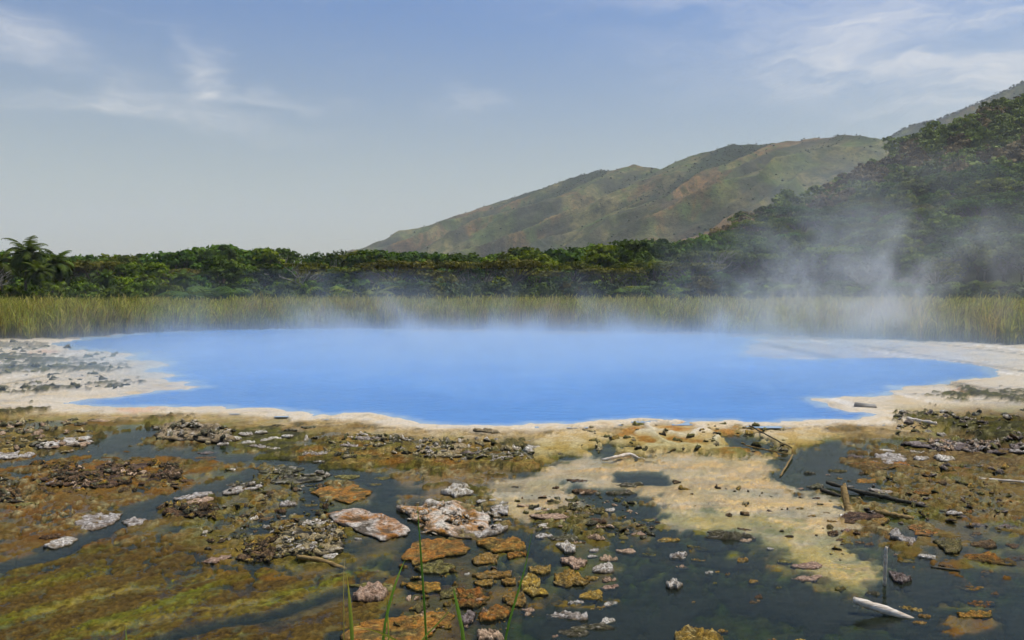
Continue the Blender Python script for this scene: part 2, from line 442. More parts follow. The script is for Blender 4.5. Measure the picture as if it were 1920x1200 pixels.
def px_poly(P): return np.array([G(a, b) for a, b in P])
def layer(mask, colour, height=None, hmix=1.0, rough=None):
    global col, h, crust
    mm = np.clip(mask, 0, 1)
    if colour is not None: col = lerp(col, colour, mm[:, None])
    if height is not None: h = lerp(h, height, mm * hmix)
    if rough is not None: crust = lerp(crust, rough, mm)
def region(P, edge=0.25, warp=0.25):
    Pw = px_poly(P); x0, y0 = Pw.min(0) - 1.5; x1, y1 = Pw.max(0) + 1.5
    sel = (X > x0) & (X < x1) & (Y > y0) & (Y < y1)
    mfull = np.zeros(X.size)
    sc = np.clip(Y[sel] / 9.0, .6, 2.2)
    d = poly_sdf(Pw, X[sel] + n_mid[sel] * warp * sc + n_sm[sel] * warp * .7 * sc, Y[sel] + wy[sel] * warp * 1.6 * sc + n_sm[sel] * warp * .5 + n_fine[sel] * warp * .4 * sc)
    d = d + edge * (.5 * n_sm[sel] + .5 * n_fine[sel])
    mfull[sel] = sstep(edge * .3, -edge * .3, d)
    return mfull
def strip(P, wid, edge=0.12, warp=0.15):
    Pw = px_poly(P)
    d = line_dist(Pw, X + n_mid * warp + n_sm * warp * .6, Y + wy * warp * 1.6)
    return sstep(wid + edge, wid - edge, d)
def two(a, b, n, lo=-.35, hi=.35):
    return lerp(a, b, sstep(lo, hi, n)[:, None])

# --- open, deeper water
for P in ([(1170,1005),(1300,1010),(1420,1040),(1500,1090),(1600,1110),(1660,1090),(1650,1030),(1720,1035),(1780,1050),(1830,1065),(2100,1070),(2300,1500),(700,1500),(870,1185),(970,1150),(1040,1110),(1150,1105),(1170,1050)],
          [(960,985),(1010,1000),(1030,1050),(1000,1075),(960,1062),(1000,1040),(960,1005)], [(860,1085),(780,1088),(700,1068),(720,1050),(800,1062),(900,1068)],
          [(1190,1010),(1180,985),(1260,990),(1340,1005),(1300,1020)], [(1600,1100),(1560,1030),(1640,1000),(1700,1030),(1680,1100)]):
    layer(region(P, .5, .3), two(DARK, OLIVE * .5, n_mid + .3 * n_str, .1, .6), WZ - .085 + .03 * n_mid + .02 * n_sm)
alg = fbm2(X * .9 + .9 * wx, Y * .9 + .9 * wy, 5, .6)
deepm = sstep(WZ - .035, WZ - .065, h)
layer(deepm * sstep(.0, .36, alg + .25 * n_fine) * .9, two(GREEN * .6, OLIVE * .8, n_sm), WZ - .026 + .012 * n_fine, rough=.2)
layer(deepm * sstep(.30, .55, fbm2(X * 1.6 + 20, Y * 1.6, 4, .6) + .2 * n_fine) * .8, two(BROWN * 1.2, ORANGE * .6, n_sm), WZ - .022 + .012 * n_fine, rough=.3)
# --- brown and orange microbial mats
matcol = two(two(MUD * .8, BROWN * 1.1, n_str), two(OLIVE * 1.3, YEL * .42, n_str), n_str2, -.05, .45)
matcol = lerp(matcol, DARK * 1.6, (sstep(.25, .6, n_fine + .5 * n_sm) * .6)[:, None])
matcol = matcol * c(.92, .90, .72) * (.80 + .22 * n_st3 + .50 * n_xf + .32 * n_fine)[:, None]
matcol = lerp(matcol, DARK * 1.5, (sstep(.22, .55, n_str + .35 * n_fine + .2 * n_sm) * .65)[:, None])
matcol = lerp(matcol, GREEN * .75, (sstep(.15, .5, n_st3 * .35 + n_str2 * .8 + n_fine * .3) * .6)[:, None])
matcol = lerp(matcol, ORANGE * .62, (sstep(.1, .5, n_big + .5 * n_mid) * .55)[:, None])
shallow = WZ + 0.010 + 0.010 * n_xf + 0.014 * n_sm + 0.010 * n_mid + 0.006 * n_fine
layer(region([(0,1058),(-300,1090),(-300,1400),(640,1400),(612,1210),(622,1180),(700,1160),(735,1140),(700,1118),(600,1120),(540,1135),(520,1120),(640,1098),(700,1082),(640,1072),(560,1066),(450,1058),(350,1000),(220,1012),(100,1037)], .3, .25), matcol, shallow + .000 - .012 * sstep(.1, .5, n_str + .3 * n_fine), rough=.3)
layer(region([(-300,900),(0,900),(100,918),(250,912),(340,902),(430,885),(490,880),(440,908),(330,928),(250,947),(215,972),(130,1004),(0,1038),(-300,1060)], .3, .25),
      two(lerp(MUD * .8, OLIVE, sstep(.0, .4, n_str2)[:, None]), ORANGE * .5, n_mid + .4 * n_str), shallow - .008, rough=.2)
layer(region([(-300,862),(0,872),(60,864),(100,853),(160,850),(260,848),(340,845),(410,850),(415,868),(345,880),(355,900),(300,915),(160,925),(60,930),(-300,935)], .3, .3),
      two(lerp(ORANGE * .75, MUD * .9, sstep(-.2, .4, n_str)[:, None]), BROWN * 1.2, n_sm + .6 * n_mid - .1), shallow + .010, rough=.6)
layer(region([(720,885),(800,876),(900,880),(945,868),(1010,870),(900,897),(870,912),(862,927),(800,937),(745,932),(735,915),(750,900)], .3, .2),
      two(PINKB, ORANGE * .8, n_mid + n_sm * .5, .1, .6), shallow - .012, rough=.1)
layer(region([(1620,885),(1700,862),(1800,868),(2100,850),(2200,1010),(1960,1005),(1840,985),(1760,950),(1690,925),(1640,905)], .4, .35),
      two(MUD * .9, two(OLIVE, ORANGE * .6, n_sm), n_hor), shallow - .010, rough=.12)
layer(region([(1750,1170),(1770,1140),(1860,1145),(1875,1162),(1840,1175),(1790,1182)], .15, .1), two(MUD, ORANGE * .6, n_sm), shallow - .008, rough=.1)
layer(region([(1735,1125),(1790,1118),(1860,1120),(1868,1135),(1800,1140)], .15, .1), two(MUD, OLIVE, n_sm), shallow - .016, rough=.1)
layer(region([(1800,1025),(1850,1010),(2000,1000),(2050,1050),(1900,1062),(1830,1050)], .2, .2), two(BROWN, OLIVE * 1.2, n_sm), shallow - .02, rough=.2)
# broken rubble field of crust in the left and centre
rub = region([(330,960),(420,930),(520,905),(600,935),(640,955),(620,985),(660,1010),(650,1045),(560,1055),(440,1050),(400,1030),(470,1000),(420,985),(350,985)], .35, .3)
layer(rub * sstep(-.25, .25, n_rid - .62 + .4 * n_sm), two(MUD, BROWN, n_sm), WZ + .02 + .05 * (n_rid - .5), rough=.9)
layer(rub * .5, two(OLIVE, YEL * .5, n_mid), shallow - .02, hmix=.6)
layer(region([(950,945),(1010,925),(1150,940),(1170,965),(1120,990),(1000,985),(955,965)], .3, .3) * sstep(-.3, .3, n_rid - .55 + .5 * n_sm), two(OLIVE * .9, DKCR, n_sm), WZ + .012 + .03 * (n_rid - .5), rough=.8)
layer(region([(690,940),(740,915),(870,930),(960,940),(980,1010),(1000,1060),(960,1150),(860,1215),(640,1215),(640,1150),(740,1130),(750,1060),(700,1020)], .4, .3) * sstep(.0, .5, n_mid + .4 * n_sm), two(OLIVE * .8, ORANGE * .5, n_sm), WZ - .035 + .01 * n_sm, rough=.2)
# a low web of broken crust over the flats between the channels
web = sstep(8.0, 9.2, Y + .6 * n_mid) * sstep(16, 14, Y) * (1 - .75 * deepm)
wm = web * sstep(.60, .76, n_rid + .28 * n_sm + .12 * n_fine)
layer(wm * .92, two(two(BROWN * 1.1, OLIVE * .7, n_sm), two(ORANGE * .8, c(.42, .36, .28), n_fine), n_mid + .4 * n_sm), WZ + .022 + .05 * (n_rid - .6), rough=.95)
wm2 = web * sstep(.70, .84, ridged2(X * 2.9 + 11, Y * 2.9, 4) + .25 * n_sm) * sstep(-.2, .3, n_mid)
layer(wm2 * .9, two(c(.40, .34, .26), BROWN, n_fine + n_sm * .4), WZ + .028 + .02 * n_fine, rough=.9)
thr = np.abs(noise2(X * .75 + .9 * wx + 3, Y * .95 + .9 * wy)); thr2 = np.abs(noise2(X * 1.5 + .8 * wx + 30, Y * 1.7 + .8 * wy))
thm = (sstep(.075, .03, thr) + .8 * sstep(.07, .03, thr2) * sstep(-.1, .3, n_mid)) * sstep(6.6, 7.8, Y + .5 * n_mid) * sstep(15, 14, Y)
layer(thm, two(DARK, OLIVE * .5, n_sm), WZ - .045 + .012 * n_sm, rough=.1)
layer(sstep(.10, .40, n_big + .5 * n_mid - .1) * sstep(15, 13.5, Y) * (1 - deepm) * .5, two(OLIVE * .8, GREEN * .5, n_fine + n_sm * .5), None)
# --- cream sinter: the rim all round the pool and the delta running out of it
farw = sstep(43.5, 40.5, Y - .02 * np.abs(X))
rimw = lerp(.62, 3.0, sstep(14.5, 22, Y)) + .55 * n_mid * np.clip(Y / 14, 1, 3)
rim = sstep(rimw, rimw * .62, psd) 
tanz = sstep(rimw * 1.0 + 1.5, rimw * .6 + .6, psd + .6 * n_sm)
tancol = two(two(TAN, CREAM * .86, n_sm), two(MUD * 1.2, DKCR, n_rid2 - .6), n_mid + .3 * n_rid, .1, .55)
fronty = sstep(13.4, 14.6, Y)
layer(tanz * farw * lerp(.45, 1., sstep(-.5, .3, n_mid + .3 * n_sm)), tancol, .0 + .02 * n_sm + .035 * (n_rid - .6) , rough=.55)
layer(region([(985,850),(1010,815),(1100,806),(1300,800),(1480,806),(1560,800),(1500,835),(1460,852),(1300,842),(1180,852),(1090,852)], .35, .25), two(TAN * 1.05, CREAM * .95, n_sm + .3 * n_mid), .0 + .025 * (n_rid - .5), rough=.3)
delta = region([(900,908),(925,897),(1000,884),(1035,866),(1090,852),(1200,856),(1290,846),(1380,850),(1478,852),(1466,892),(1500,912),(1560,938),(1600,950),(1592,975),(1560,992),(1560,1010),(1600,1022),(1640,1040),(1652,1070),(1625,1092),(1560,1080),(1500,1055),(1440,1015),(1340,988),(1262,985),(1225,965),(1240,935),(1180,925),(1100,925),(1040,945),(990,968),(955,950),(930,932)], .4, .22)
dcol = two(CREAM * .92, CREAM * c(.95, .80, .55), n_hor + .4 * n_mid)
dcol = lerp(dcol * 1.08, c(.36, .27, .12), (sstep(.38, .68, n_fine * .5 + n_hor * .8) * .5)[:, None])
dcol = lerp(dcol, c(.50, .33, .12), (sstep(.1, .6, n_mid + .4 * n_sm) * .5)[:, None])
swirl = fbm2(X * .55 + 1.4 * wx, Y * 1.5 + 1.6 * wy, 5, .55); swf = fbm2(X * 1.6 + 1.8 * wx, Y * 4.5 + 1.8 * wy, 4, .6)
dcol = lerp(dcol, c(.62, .46, .20), (sstep(-.2, .4, swirl) * .75)[:, None]) * (1.05 + .24 * swf)[:, None]
layer(delta, dcol, WZ - .004 + .010 * n_sm + .008 * n_hor, rough=.05)
yel = region([(1225,965),(1300,945),(1420,960),(1520,975),(1560,992),(1560,1010),(1610,1022),(1650,1045),(1658,1075),(1610,1100),(1520,1068),(1440,1050),(1400,1010),(1320,992)], .5, .35)
layer(yel * .85 * sstep(-.4, .25, swirl + .3 * swf), two(YEL, c(.50, .42, .15), swf), WZ - .006 + .010 * n_sm, rough=.12)
layer(yel * sstep(.12, .45, -swirl + .3 * swf) * .6, GREEN * .9, WZ - .014 + .01 * n_sm)
layer(region([(905,908),(960,892),(1060,880),(1110,900),(1100,922),(1000,940),(940,930)], .4, .2) * sstep(-.1, .5, n_hor) * .55, MUD * .7, WZ - .03)
layer(region([(1160,880),(1210,878),(1260,895),(1220,900),(1150,892)], .2, .15), DARK * 1.2, WZ - .06)
layer(region([(1070,905),(1150,915),(1210,925),(1240,950),(1230,975),(1180,965),(1120,945),(1090,925)], .35, .3), two(DARK * 1.5, OLIVE, n_sm), WZ - .05 + .03 * n_sm)
# --- ponds and channels in the tan zone
for P in ([(1350,812),(1420,808),(1470,832),(1480,848),(1430,848),(1350,832)], [(1085,838),(1140,822),(1180,830),(1165,852),(1110,855)], [(965,835),(1005,828),(1010,842),(980,850)]):
    layer(region(P, .2, .15), two(DARK * 1.2, OLIVE, n_sm), WZ - .03 + .02 * n_sm)
for P, wd in (([(180,838),(225,818),(285,802)], .34), ([(190,842),(250,836),(330,847),(420,852),(520,858),(620,872),(690,893),(735,912),(735,935)], .20), ([(735,935),(700,950),(745,962),(790,1000),(770,1008)], .12), ([(560,880),(600,905),(580,925),(560,945),(600,950),(700,948)], .12), ([(560,945),(510,965),(480,990)], .10)):
    layer(strip(P, wd, .14, .22), two(DARK, OLIVE * .6, n_mid + .5 * n_sm, .1, .5), WZ - .06 + .03 * n_mid + .02 * n_sm)
layer(strip([(0,868),(60,860),(110,850),(180,838)], .10), DARK, WZ - .07)
layer(strip([(470,880),(380,910),(300,930),(252,948),(228,975),(150,1010),(80,1035),(0,1048)], .13), DARK, WZ - .09)
layer(strip([(240,1205),(380,1162),(520,1132),(600,1108),(700,1090)], .06, .08, .1), DARK * 1.2, WZ - .05, .8)
layer(strip([(612,1210),(625,1180),(680,1172),(720,1155),(740,1135)], .05, .05, .05), DARK, WZ - .08)
layer(region([(1475,850),(1560,830),(1680,838),(1600,870),(1640,905),(1700,930),(1640,935),(1570,915),(1500,905),(1470,890)], .3, .25), two(DARK, OLIVE * .8, n_mid), WZ - .07 + .02 * n_sm)
layer(region([(1560,850),(1640,840),(1760,838),(1860,830),(2100,820),(2100,855),(1800,872),(1680,876),(1600,872)], .3, .35) * sstep(.2, .6, n_rid + .3 * n_sm), two(PINKB, BROWN, n_sm), WZ + .02 + .04 * (n_rid - .5), rough=.9)
layer(region([(540,852),(565,832),(640,815),(760,830),(880,835),(960,845),(1010,858),(1000,872),(900,876),(820,874),(720,868),(640,868)], .3, .3), two(two(TAN * .8, ORANGE * .75, n_sm), two(DKCR, OLIVE, n_fine), n_rid - .55 + .3 * n_mid), .01 + .07 * (n_rid - .5), rough=.9)
layer(region([(0,790),(60,800),(180,800),(185,835),(60,850),(-100,860),(-100,790)], .3, .4) * sstep(-.1, .4, n_rid - .5 + .5 * n_mid), two(DKCR, TAN * .8, n_sm), .0 + .06 * (n_rid - .5), rough=.9)
layer(region([(440,800),(560,800),(570,840),(540,856),(460,846)], .3, .3), two(DKCR, OLIVE * .9, n_sm), WZ + .02 + .04 * (n_rid - .5), rough=.8)
# --- the rim itself, bright and pale, on top
rimcol = two(WHITE, CREAM, n_sm + .6 * n_mid, -.5, .5)
rimcol = two(rimcol, TAN * 1.05, n_mid - .25 * np.clip(2 - psd, 0, 2) , .05, .6)
pale = c(.50, .47, .44)
rimcol = lerp(rimcol, c(.40, .30, .18), (sstep(.25, .6, n_sm + .4 * n_fine) * .55)[:, None])
rimcol = lerp(rimcol, c(.26, .19, .10), (sstep(.30, .5, fbm2(X * 1.5 + 6, Y * 5.0, 5, .65)) * .65)[:, None])
rimcol = lerp(rimcol, pale, (sstep(.0, .5, n_hor) * .5)[:, None])
layer(rim * farw, rimcol, .022 + .012 * n_sm - .012 * np.clip(psd, 0, 2), rough=.12)
layer(sstep(.35, .1, psd) * farw, WHITE * c(1., .97, .92), .030, rough=.05)
# side shelves: wide pale flats with thin films of water
side = sstep(16.5, 19, Y) * (psd > 0) * farw
flat = two(WHITE * .95, CREAM * .92, n_hor + .3 * n_sm, -.5, .5)
layer(side, flat, .020 + .014 * n_hor, rough=.15)
n_thin = fbm2(X * .7, Y * 5.5 / np.clip(Y / 16, 1, 3), 5, .65)
layer(side * sstep(.10, .40, n_hor + .25 * n_mid) * .75, c(.38, .36, .34), None)
layer(side * sstep(.22, .42, n_thin) * .8, two(DKCR * 1.3, c(.30, .24, .16), n_sm), None, rough=.5)
layer(side * sstep(.30, .5, -n_thin + .2 * n_mid) * .6, c(.78, .74, .70), None)
layer(side * sstep(.2, .5, n_mid - .2 * n_hor) * .55, TAN * 1.1, None)
for P, k in (([(-60,665),(40,664),(150,670),(158,680),(90,686),(-60,692)], 1), ([(-40,690),(60,686),(160,684),(236,688),(230,695),(150,698),(-40,700)], 1), ([(30,733),(60,727),(95,725),(130,727),(90,737),(40,737)], 1),
             ([(160,722),(190,717),(236,716),(236,721),(200,725)], 1), ([(-60,730),(10,725),(20,740),(-60,748)], 1), ([(-60,640),(60,642),(110,650),(60,655),(-60,655)], .7), ([(0,770),(60,765),(80,772),(0,782)], 1), ([(240,795),(290,786),(300,795)], .8),
             ([(1740,742),(1790,732),(1840,735),(1930,730),(2100,738),(2100,757),(1900,756),(1790,750)], 1), ([(1690,783),(1740,776),(1830,785),(1960,792),(2100,810),(2100,830),(1840,826),(1760,805)], 1), ([(1300,672),(1440,664),(1480,668),(1440,672)], .4), ([(800,627),(870,624),(960,627),(880,630)], .5)):
    rg = region(P, .5, .5) * sstep(.15, .5, n_rid + .35 * n_sm) * k
    layer(rg, two(DKCR * .8, OLIVE * .6, n_sm), .05 + .10 * (n_rid - .4), rough=1.)
for P in ([(62,658),(85,656),(108,660),(90,663),(65,662)], [(222,770),(250,765),(282,768),(270,776),(235,776)], [(1762,734),(1790,731),(1812,734),(1790,738)]):
    layer(region(P, .4, .2) * .45, c(.60, .27, .13), None)
# white salt around small rimstone pans right of centre
salt = region([(1175,800),(1215,790),(1330,788),(1340,815),(1310,838),(1240,842),(1190,830)], .3, .3)
cell = np.abs(noise2(X * 1.35 + 3, Y * .9)) 
layer(salt * sstep(.16, .03, cell), WHITE * 1.1, .04, rough=.3)
layer(salt * sstep(.22, .4, cell), two(TAN, ORANGE, n_sm), -.01)
for P in ([(1130,806),(1160,803),(1190,808),(1185,818),(1145,818)],[(1345,803),(1400,800),(1400,812),(1355,815)],[(1340,835),(1470,842),(1475,852),(1350,845)]):
    layer(region(P, .2, .2) * .8, two(ORANGE, OLIVE, n_sm), None)
# --- algae
for P, wd in (([(330,892),(380,886),(430,884)], .16), ([(1495,862),(1492,885)], .14), ([(80,1140),(180,1110),(300,1085),(420,1068)], .06), ([(200,1170),(380,1140),(520,1110),(640,1092)], .06), ([(620,1068),(680,1062),(720,1070)], .09),
              ([(990,1060),(1015,1045),(1030,1052)], .12), ([(1170,1060),(1178,1040)], .06), ([(1180,1080),(1220,1070),(1250,1062)], .1), ([(1060,1168),(1090,1164)], .05), ([(1268,1190),(1290,1175),(1330,1160)], .012), ([(1420,1062),(1500,1078),(1560,1095)], .1), ([(1740,1060),(1735,1075)], .06), ([(1500,905),(1540,902)], .1)):
    layer(strip(P, wd, .12, .12) * sstep(-.35, .2, n_fine + n_sm * .6) * .85, two(GREEN, YEL * .6, n_sm), WZ - .025, .7)
h = np.where(crust > 0, h + crust * (.036 * (n_rid2 - .55) + .014 * n_fine), h + .008 * (n_rid2 - .55) * (psd > .4)) + .006 * n_xf * (psd > .6)
col = col * (1 - .35 * (crust * sstep(.62, .3, n_rid2))[:, None])
layer(sstep(.2, .7, n_fine + .4 * n_sm) * crust * .5, c(.38, .34, .29), None)   # bleached high crumbs
# bed of the pool, reed bank, skirts
h = np.minimum(h, np.clip(psd * .22, -.4, .5))
REED_PX = [(-700,640),(0,634),(130,632),(230,625),(367,619),(640,614),(960,619),(1300,622),(1500,629),(1700,637),(1920,645),(2300,662)]
RL = np.array([G(*p) for p in REED_PX])
RL_u = RL[:, 0] / RL[:, 1]
def reed_front(uu): return np.interp(uu, RL_u, RL[:, 1])
bank = sstep(-2.2, .2, Y - reed_front(X / Y) + 1.2 * n_mid)
layer(bank * (psd > 0), two(c(.10, .085, .05), c(.24, .21, .16), n_sm + n_mid), .03 + .03 * n_sm)
offrim = sstep(.6, 2.5, psd) * sstep(19, 15, Y)
col = col * (1 - .22 * offrim)[:, None] * (1 + (.34 * n_xf + .16 * n_fine) * offrim)[:, None]
col = lerp(col, col * c(.88, .90, .62), (offrim * (1 - np.clip(delta * 1.2, 0, 1)))[:, None])
col = np.clip(col, .006, .82)
hi, wi = NR, NU
hh = h.reshape(NR, NU); hh[0, :] = hh[-1, :] = -.7; hh[:, 0] = hh[:, -1] = -.7
h = hh.ravel()
wet = sstep(.05, -.03, h - WZ)
terr = ob('sinter_terrace_ground', mk('terrace', np.stack([X, Y, h], 1), gridfaces(NR, NU), M_TER, True, col, {'wet': wet, 'crust': np.clip(crust, 0, 1)}), kind='structure')
# water sheets from the same layout
def sheet(name, keep, z, mat, step, attrs=None):
    rr = np.arange(1, NR - 1, step); cc = np.arange(1, NU - 1, step)
    idx = (rr[:, None] * NU + cc[None, :])
    k = keep[idx]; f = gridfaces(len(rr), len(cc))
    kf = k.ravel()[f].any(1); f = f[kf]
    used = np.unique(f); remap = np.zeros(idx.size, int); remap[used] = np.arange(len(used))
    vi = idx.ravel()[used]
    V = np.stack([X[vi], Y[vi], np.full(len(vi), z)], 1)
    return ob(name, mk(name, V, remap[f], mat, True, None, {kk: vv[vi] for kk, vv in (attrs or {}).items()}), kind='structure')
depth = np.clip(WZ - h, 0, .4)
sheet('hot_pool_water', (psd < .35) & (Y < 60), 0.0, M_POOL, 2, {'shoal': sstep(-.38, -.02, psd / np.clip(Y / 16, 1, 2) + .1 * n_mid)})
sheet('shallow_water', (psd > .5) & (Y < 19) & (depth > 0), WZ, M_SHAL, 3, {'depth': depth})

def ground_h(px, py):
    """terrace height under a world point"""
    ix = np.clip(np.searchsorted(u, px / (py + 1.2)), 0, NU - 1)
    iy = np.clip(np.searchsorted(-inv, -1 / py), 0, NR - 1)
    return float(h[iy * NU + ix])

# ------------------------------------------------------------------ near hill, mountain range
HPX = np.array([600, 1000, 1100, 1200, 1330, 1440, 1560, 1640, 1730, 1800, 1860, 1920, 2100, 2400, 2800], float)
HTOP = np.array([545, 536, 520, 492, 452, 398, 352, 304, 256, 228, 203, 186, 120, 30, -60], float)     # crest of the tree tops in the photo
HD = np.interp(HPX, [600, 1000, 1330, 1640, 1920, 2400, 2800], [250, 260, 310, 400, 500, 560, 600])
HZ = np.maximum(CAMH + HD * (545 - HTOP) / F - 7.5, 0)
HU = (HPX - 960) / F
def hill_h(x, y):
    d = np.hypot(x, y) * 1.0; uu = x / np.maximum(y, 1)
    zc = np.interp(uu, HU, HZ); dc = np.interp(uu, HU, HD * np.sqrt(1 + HU ** 2))
    t = np.clip((d - 185) / (dc - 185), 0, 1.6)
    prof = np.where(t < 1, t ** 1.15 * (1.0 + .0 * t), 1 - .25 * (t - 1) ** 1.2)
    bump = fbm2(x * .013, y * .013, 4) * 6.0 * sstep(.05, .4, t) * (zc / (zc + 25))
    return zc * prof + bump - .62 + .3 * sstep(0, .05, t)
hu = np.linspace(-.25, 1.3, 190); hd = np.linspace(180, 760, 110)
HUU, HDD = np.meshgrid(hu, hd)
hx = HDD * HUU / np.sqrt(1 + HUU ** 2); hy = HDD / np.sqrt(1 + HUU ** 2)
hz = hill_h(hx.ravel(), hy.ravel())
hn = fbm2(hx.ravel() * .03, hy.ravel() * .03, 4)
hcol = lerp(c(.030, .040, .014), c(.085, .075, .035), sstep(-.3, .5, hn)[:, None])
ob('forested_hill', mk('hill', np.stack([hx.ravel(), hy.ravel(), hz], 1), gridfaces(110, 190), M_HILL, True, hcol), kind='structure')

def range_mesh(name, ctrl, perp, width, back, nS, nT, spur, seed, green):
    """a mountain ridge: ctrl = (photo x, photo y of the crest, distance)"""
    C = np.array(ctrl, float); D = C[:, 2]
    rx = (C[:, 0] - 960) / F * D; ry = D.copy(); rz = CAMH + D * (545 - C[:, 1]) / F
    L = np.concatenate([[0], np.cumsum(np.hypot(np.diff(rx), np.diff(ry)))])
    s = np.linspace(0, L[-1], nS)
    RX, RY, RZ = (np.interp(s, L, q) for q in (rx, ry, rz))
    k = np.array([1, 2, 3, 2, 1]) / 9.
    RZ[2:-2] = np.convolve(RZ, k, 'valid'); RZ = RZ + 3.0 * noise2(s / 40.0, s * 0 + seed) + 1.5 * noise2(s / 14.0, s * 0 + seed)
    t = np.concatenate([np.linspace(-back, 0, 14)[:-1], np.linspace(0, 1, nT)])
    T, S = np.meshgrid(t, s, indexing='ij')
    WD = np.minimum(width, 2.5 * RZ + 20)[None]
    x = RX[None] + T * WD * perp[0]; y = RY[None] + T * WD * perp[1]
    z0 = RZ[None] * np.where(T >= 0, (1 - np.clip(T, 0, 1)) ** 1.12, 1 + T * .9)
    env = np.clip(T, 0, 1) ** .95 * (1 - np.clip(T, 0, 1)) ** .5
    wob = fbm2(S / 300. + seed, T * 2.2, 3) * 90
    g = ridged2((S + wob + T * 150) / 250. + seed, T * .55 + seed, 4, .5)
    z = z0 + (g - .62) * spur * env * 3.2 * np.clip(RZ[None] / 200., .2, 1.2)
    z += fbm2(x / 120. + seed, y / 120., 5) * 9 * np.clip(env * 2, 0, 1)
    z += fbm2(x / 35. + seed, y / 35., 4) * 2.6 * np.clip(env * 3, .15, 1)
    z = np.where(T >= 1, -3, z)
    xr, yr, zr, tr, gr = (q.ravel() for q in (x, y, z, T, g))
    n1 = fbm2(xr / 90. + seed, yr / 90., 5, .6); n2 = fbm2(xr / 28., yr / 28. + seed, 4, .6); n3 = fbm2(xr / 220., yr / 220. + 4, 4)
    cc = lerp(c(.105, .135, .040), c(.24, .19, .085), sstep(-.3, .4, n1)[:, None])
    cc = lerp(cc, c(.28, .135, .065), (sstep(.12, .45, n3 + .6 * n2 + .25 * tr) * .75)[:, None])
    cc = lerp(cc, c(.075, .070, .055), (sstep(.05, .5, fbm2(xr / 130. + 7, yr / 130., 4) + .35 * tr) * .8)[:, None])
    cc = lerp(cc, c(.030, .050, .018), (sstep(.54, .32, gr + .15 * n2) * .92)[:, None])
    cc = lerp(cc, c(.05, .075, .022), (sstep(.18, .45, n2 + .5 * n1) * green)[:, None])
    me = mk(name, np.stack([xr, yr, zr], 1), gridfaces(len(t), nS), M_MOUNT, True, np.clip(cc * .70 * c(.95, 1.02, .9), .01, .5))
    o = ob('mountain', me, kind='structure')
    return x, y, z, g, T, S
perp = np.array([-.80, -.60])
MT = range_mesh('mountain', [(560, 520, 3400), (640, 500, 3250), (720, 472, 3100), (770, 447, 2950), (830, 418, 2800), (900, 392, 2640), (960, 372, 2520), (1030, 350, 2380), (1070, 335, 2300), (1115, 322, 2230), (1150, 321, 2170),
    (1170, 316, 2145), (1187, 308, 2120), (1203, 316, 2100), (1225, 315, 2065), (1246, 323, 2035), (1268, 305, 2000), (1290, 295, 1960), (1330, 285, 1900), (1375, 272, 1840), (1420, 275, 1780), (1470, 267, 1720), (1530, 262, 1650), (1580, 255, 1590), (1640, 262, 1530), (1700, 280, 1480), (1800, 330, 1420), (1900, 400, 1360)], perp, 760, .5, 640, 190, 92, 3.0, .7)
MT2 = range_mesh('far_ridge', [(1500, 340, 2500), (1640, 272, 2450), (1700, 240, 2420), (1750, 228, 2400), (1790, 213, 2380), (1830, 195, 2360), (1880, 173, 2340), (1920, 153, 2320), (2000, 120, 2280), (2200, 60, 2200), (2500, 30, 2100)], np.array([-.7, -.71]), 700, .6, 260, 80, 40, 8.0, .9)

# scattered bushes on the far mountain (a mass of dots)
oct_v = np.array([[1,0,0],[-1,0,0],[0,1,0],[0,-1,0],[0,0,1.0],[0,0,-.4]]); oct_f = np.array([[0,2,4],[2,1,4],[1,3,4],[3,0,4],[2,0,5],[1,2,5],[3,1,5],[0,3,5]])
x, y, z, g, T, S = MT
nb = 11000
ti = R.integers(13, 13 + 172, nb * 6); si = R.integers(5, 632, nb * 6)
keepp = (g[ti, si] < .52) | (R.random(nb * 6) < .07) | ((T[ti, si] < .02) & (R.random(nb * 6) < .12))
ti, si = ti[keepp][:nb], si[keepp][:nb]; nb = len(ti)
sz = R.uniform(1.0, 3.2, nb) * np.where(R.random(nb) < .1, 1.6, 1)
V = oct_v[None] * sz[:, None, None] * R.uniform(.6, 1.3, (nb, 6, 3)) + np.stack([x[ti, si] + R.normal(0, 3, nb), y[ti, si] + R.normal(0, 3, nb), z[ti, si] + sz * .3], 1)[:, None]
Fb = (oct_f[None] + (np.arange(nb) * 6)[:, None, None]).reshape(-1, 3)
bc = np.repeat(lerp(c(.022, .036, .012), c(.06, .08, .025), R.random((nb, 1))), 6, 0)
ob('mountain_bushes', mk('mountain_bushes', V.reshape(-1, 3), Fb, mat_vcol('far_bushes'), False, bc), kind='stuff', label='dark scattered bushes dotted over the far mountainside', cat='bushes')

x, y, z, g, T, S = MT2
nb = 2600; ti = np.where(R.random(nb) < .4, 13, R.integers(13, 60, nb)); si = R.integers(2, 255, nb); sz = R.uniform(1.6, 4.6, nb)
V = oct_v[None] * sz[:, None, None] * R.uniform(.6, 1.3, (nb, 6, 3)) + np.stack([x[ti, si] + R.normal(0, 4, nb), y[ti, si] + R.normal(0, 4, nb), z[ti, si] + sz * .3], 1)[:, None]
ob('ridge_bushes', mk('ridge_bushes', V.reshape(-1, 3), (oct_f[None] + (np.arange(nb) * 6)[:, None, None]).reshape(-1, 3), bpy.data.materials['far_bushes'], False, np.repeat(lerp(c(.020, .032, .012), c(.05, .07, .025), R.random((nb, 1))), 6, 0)), kind='stuff', label='dark bushes along the far ridge at the upper right', cat='bushes')

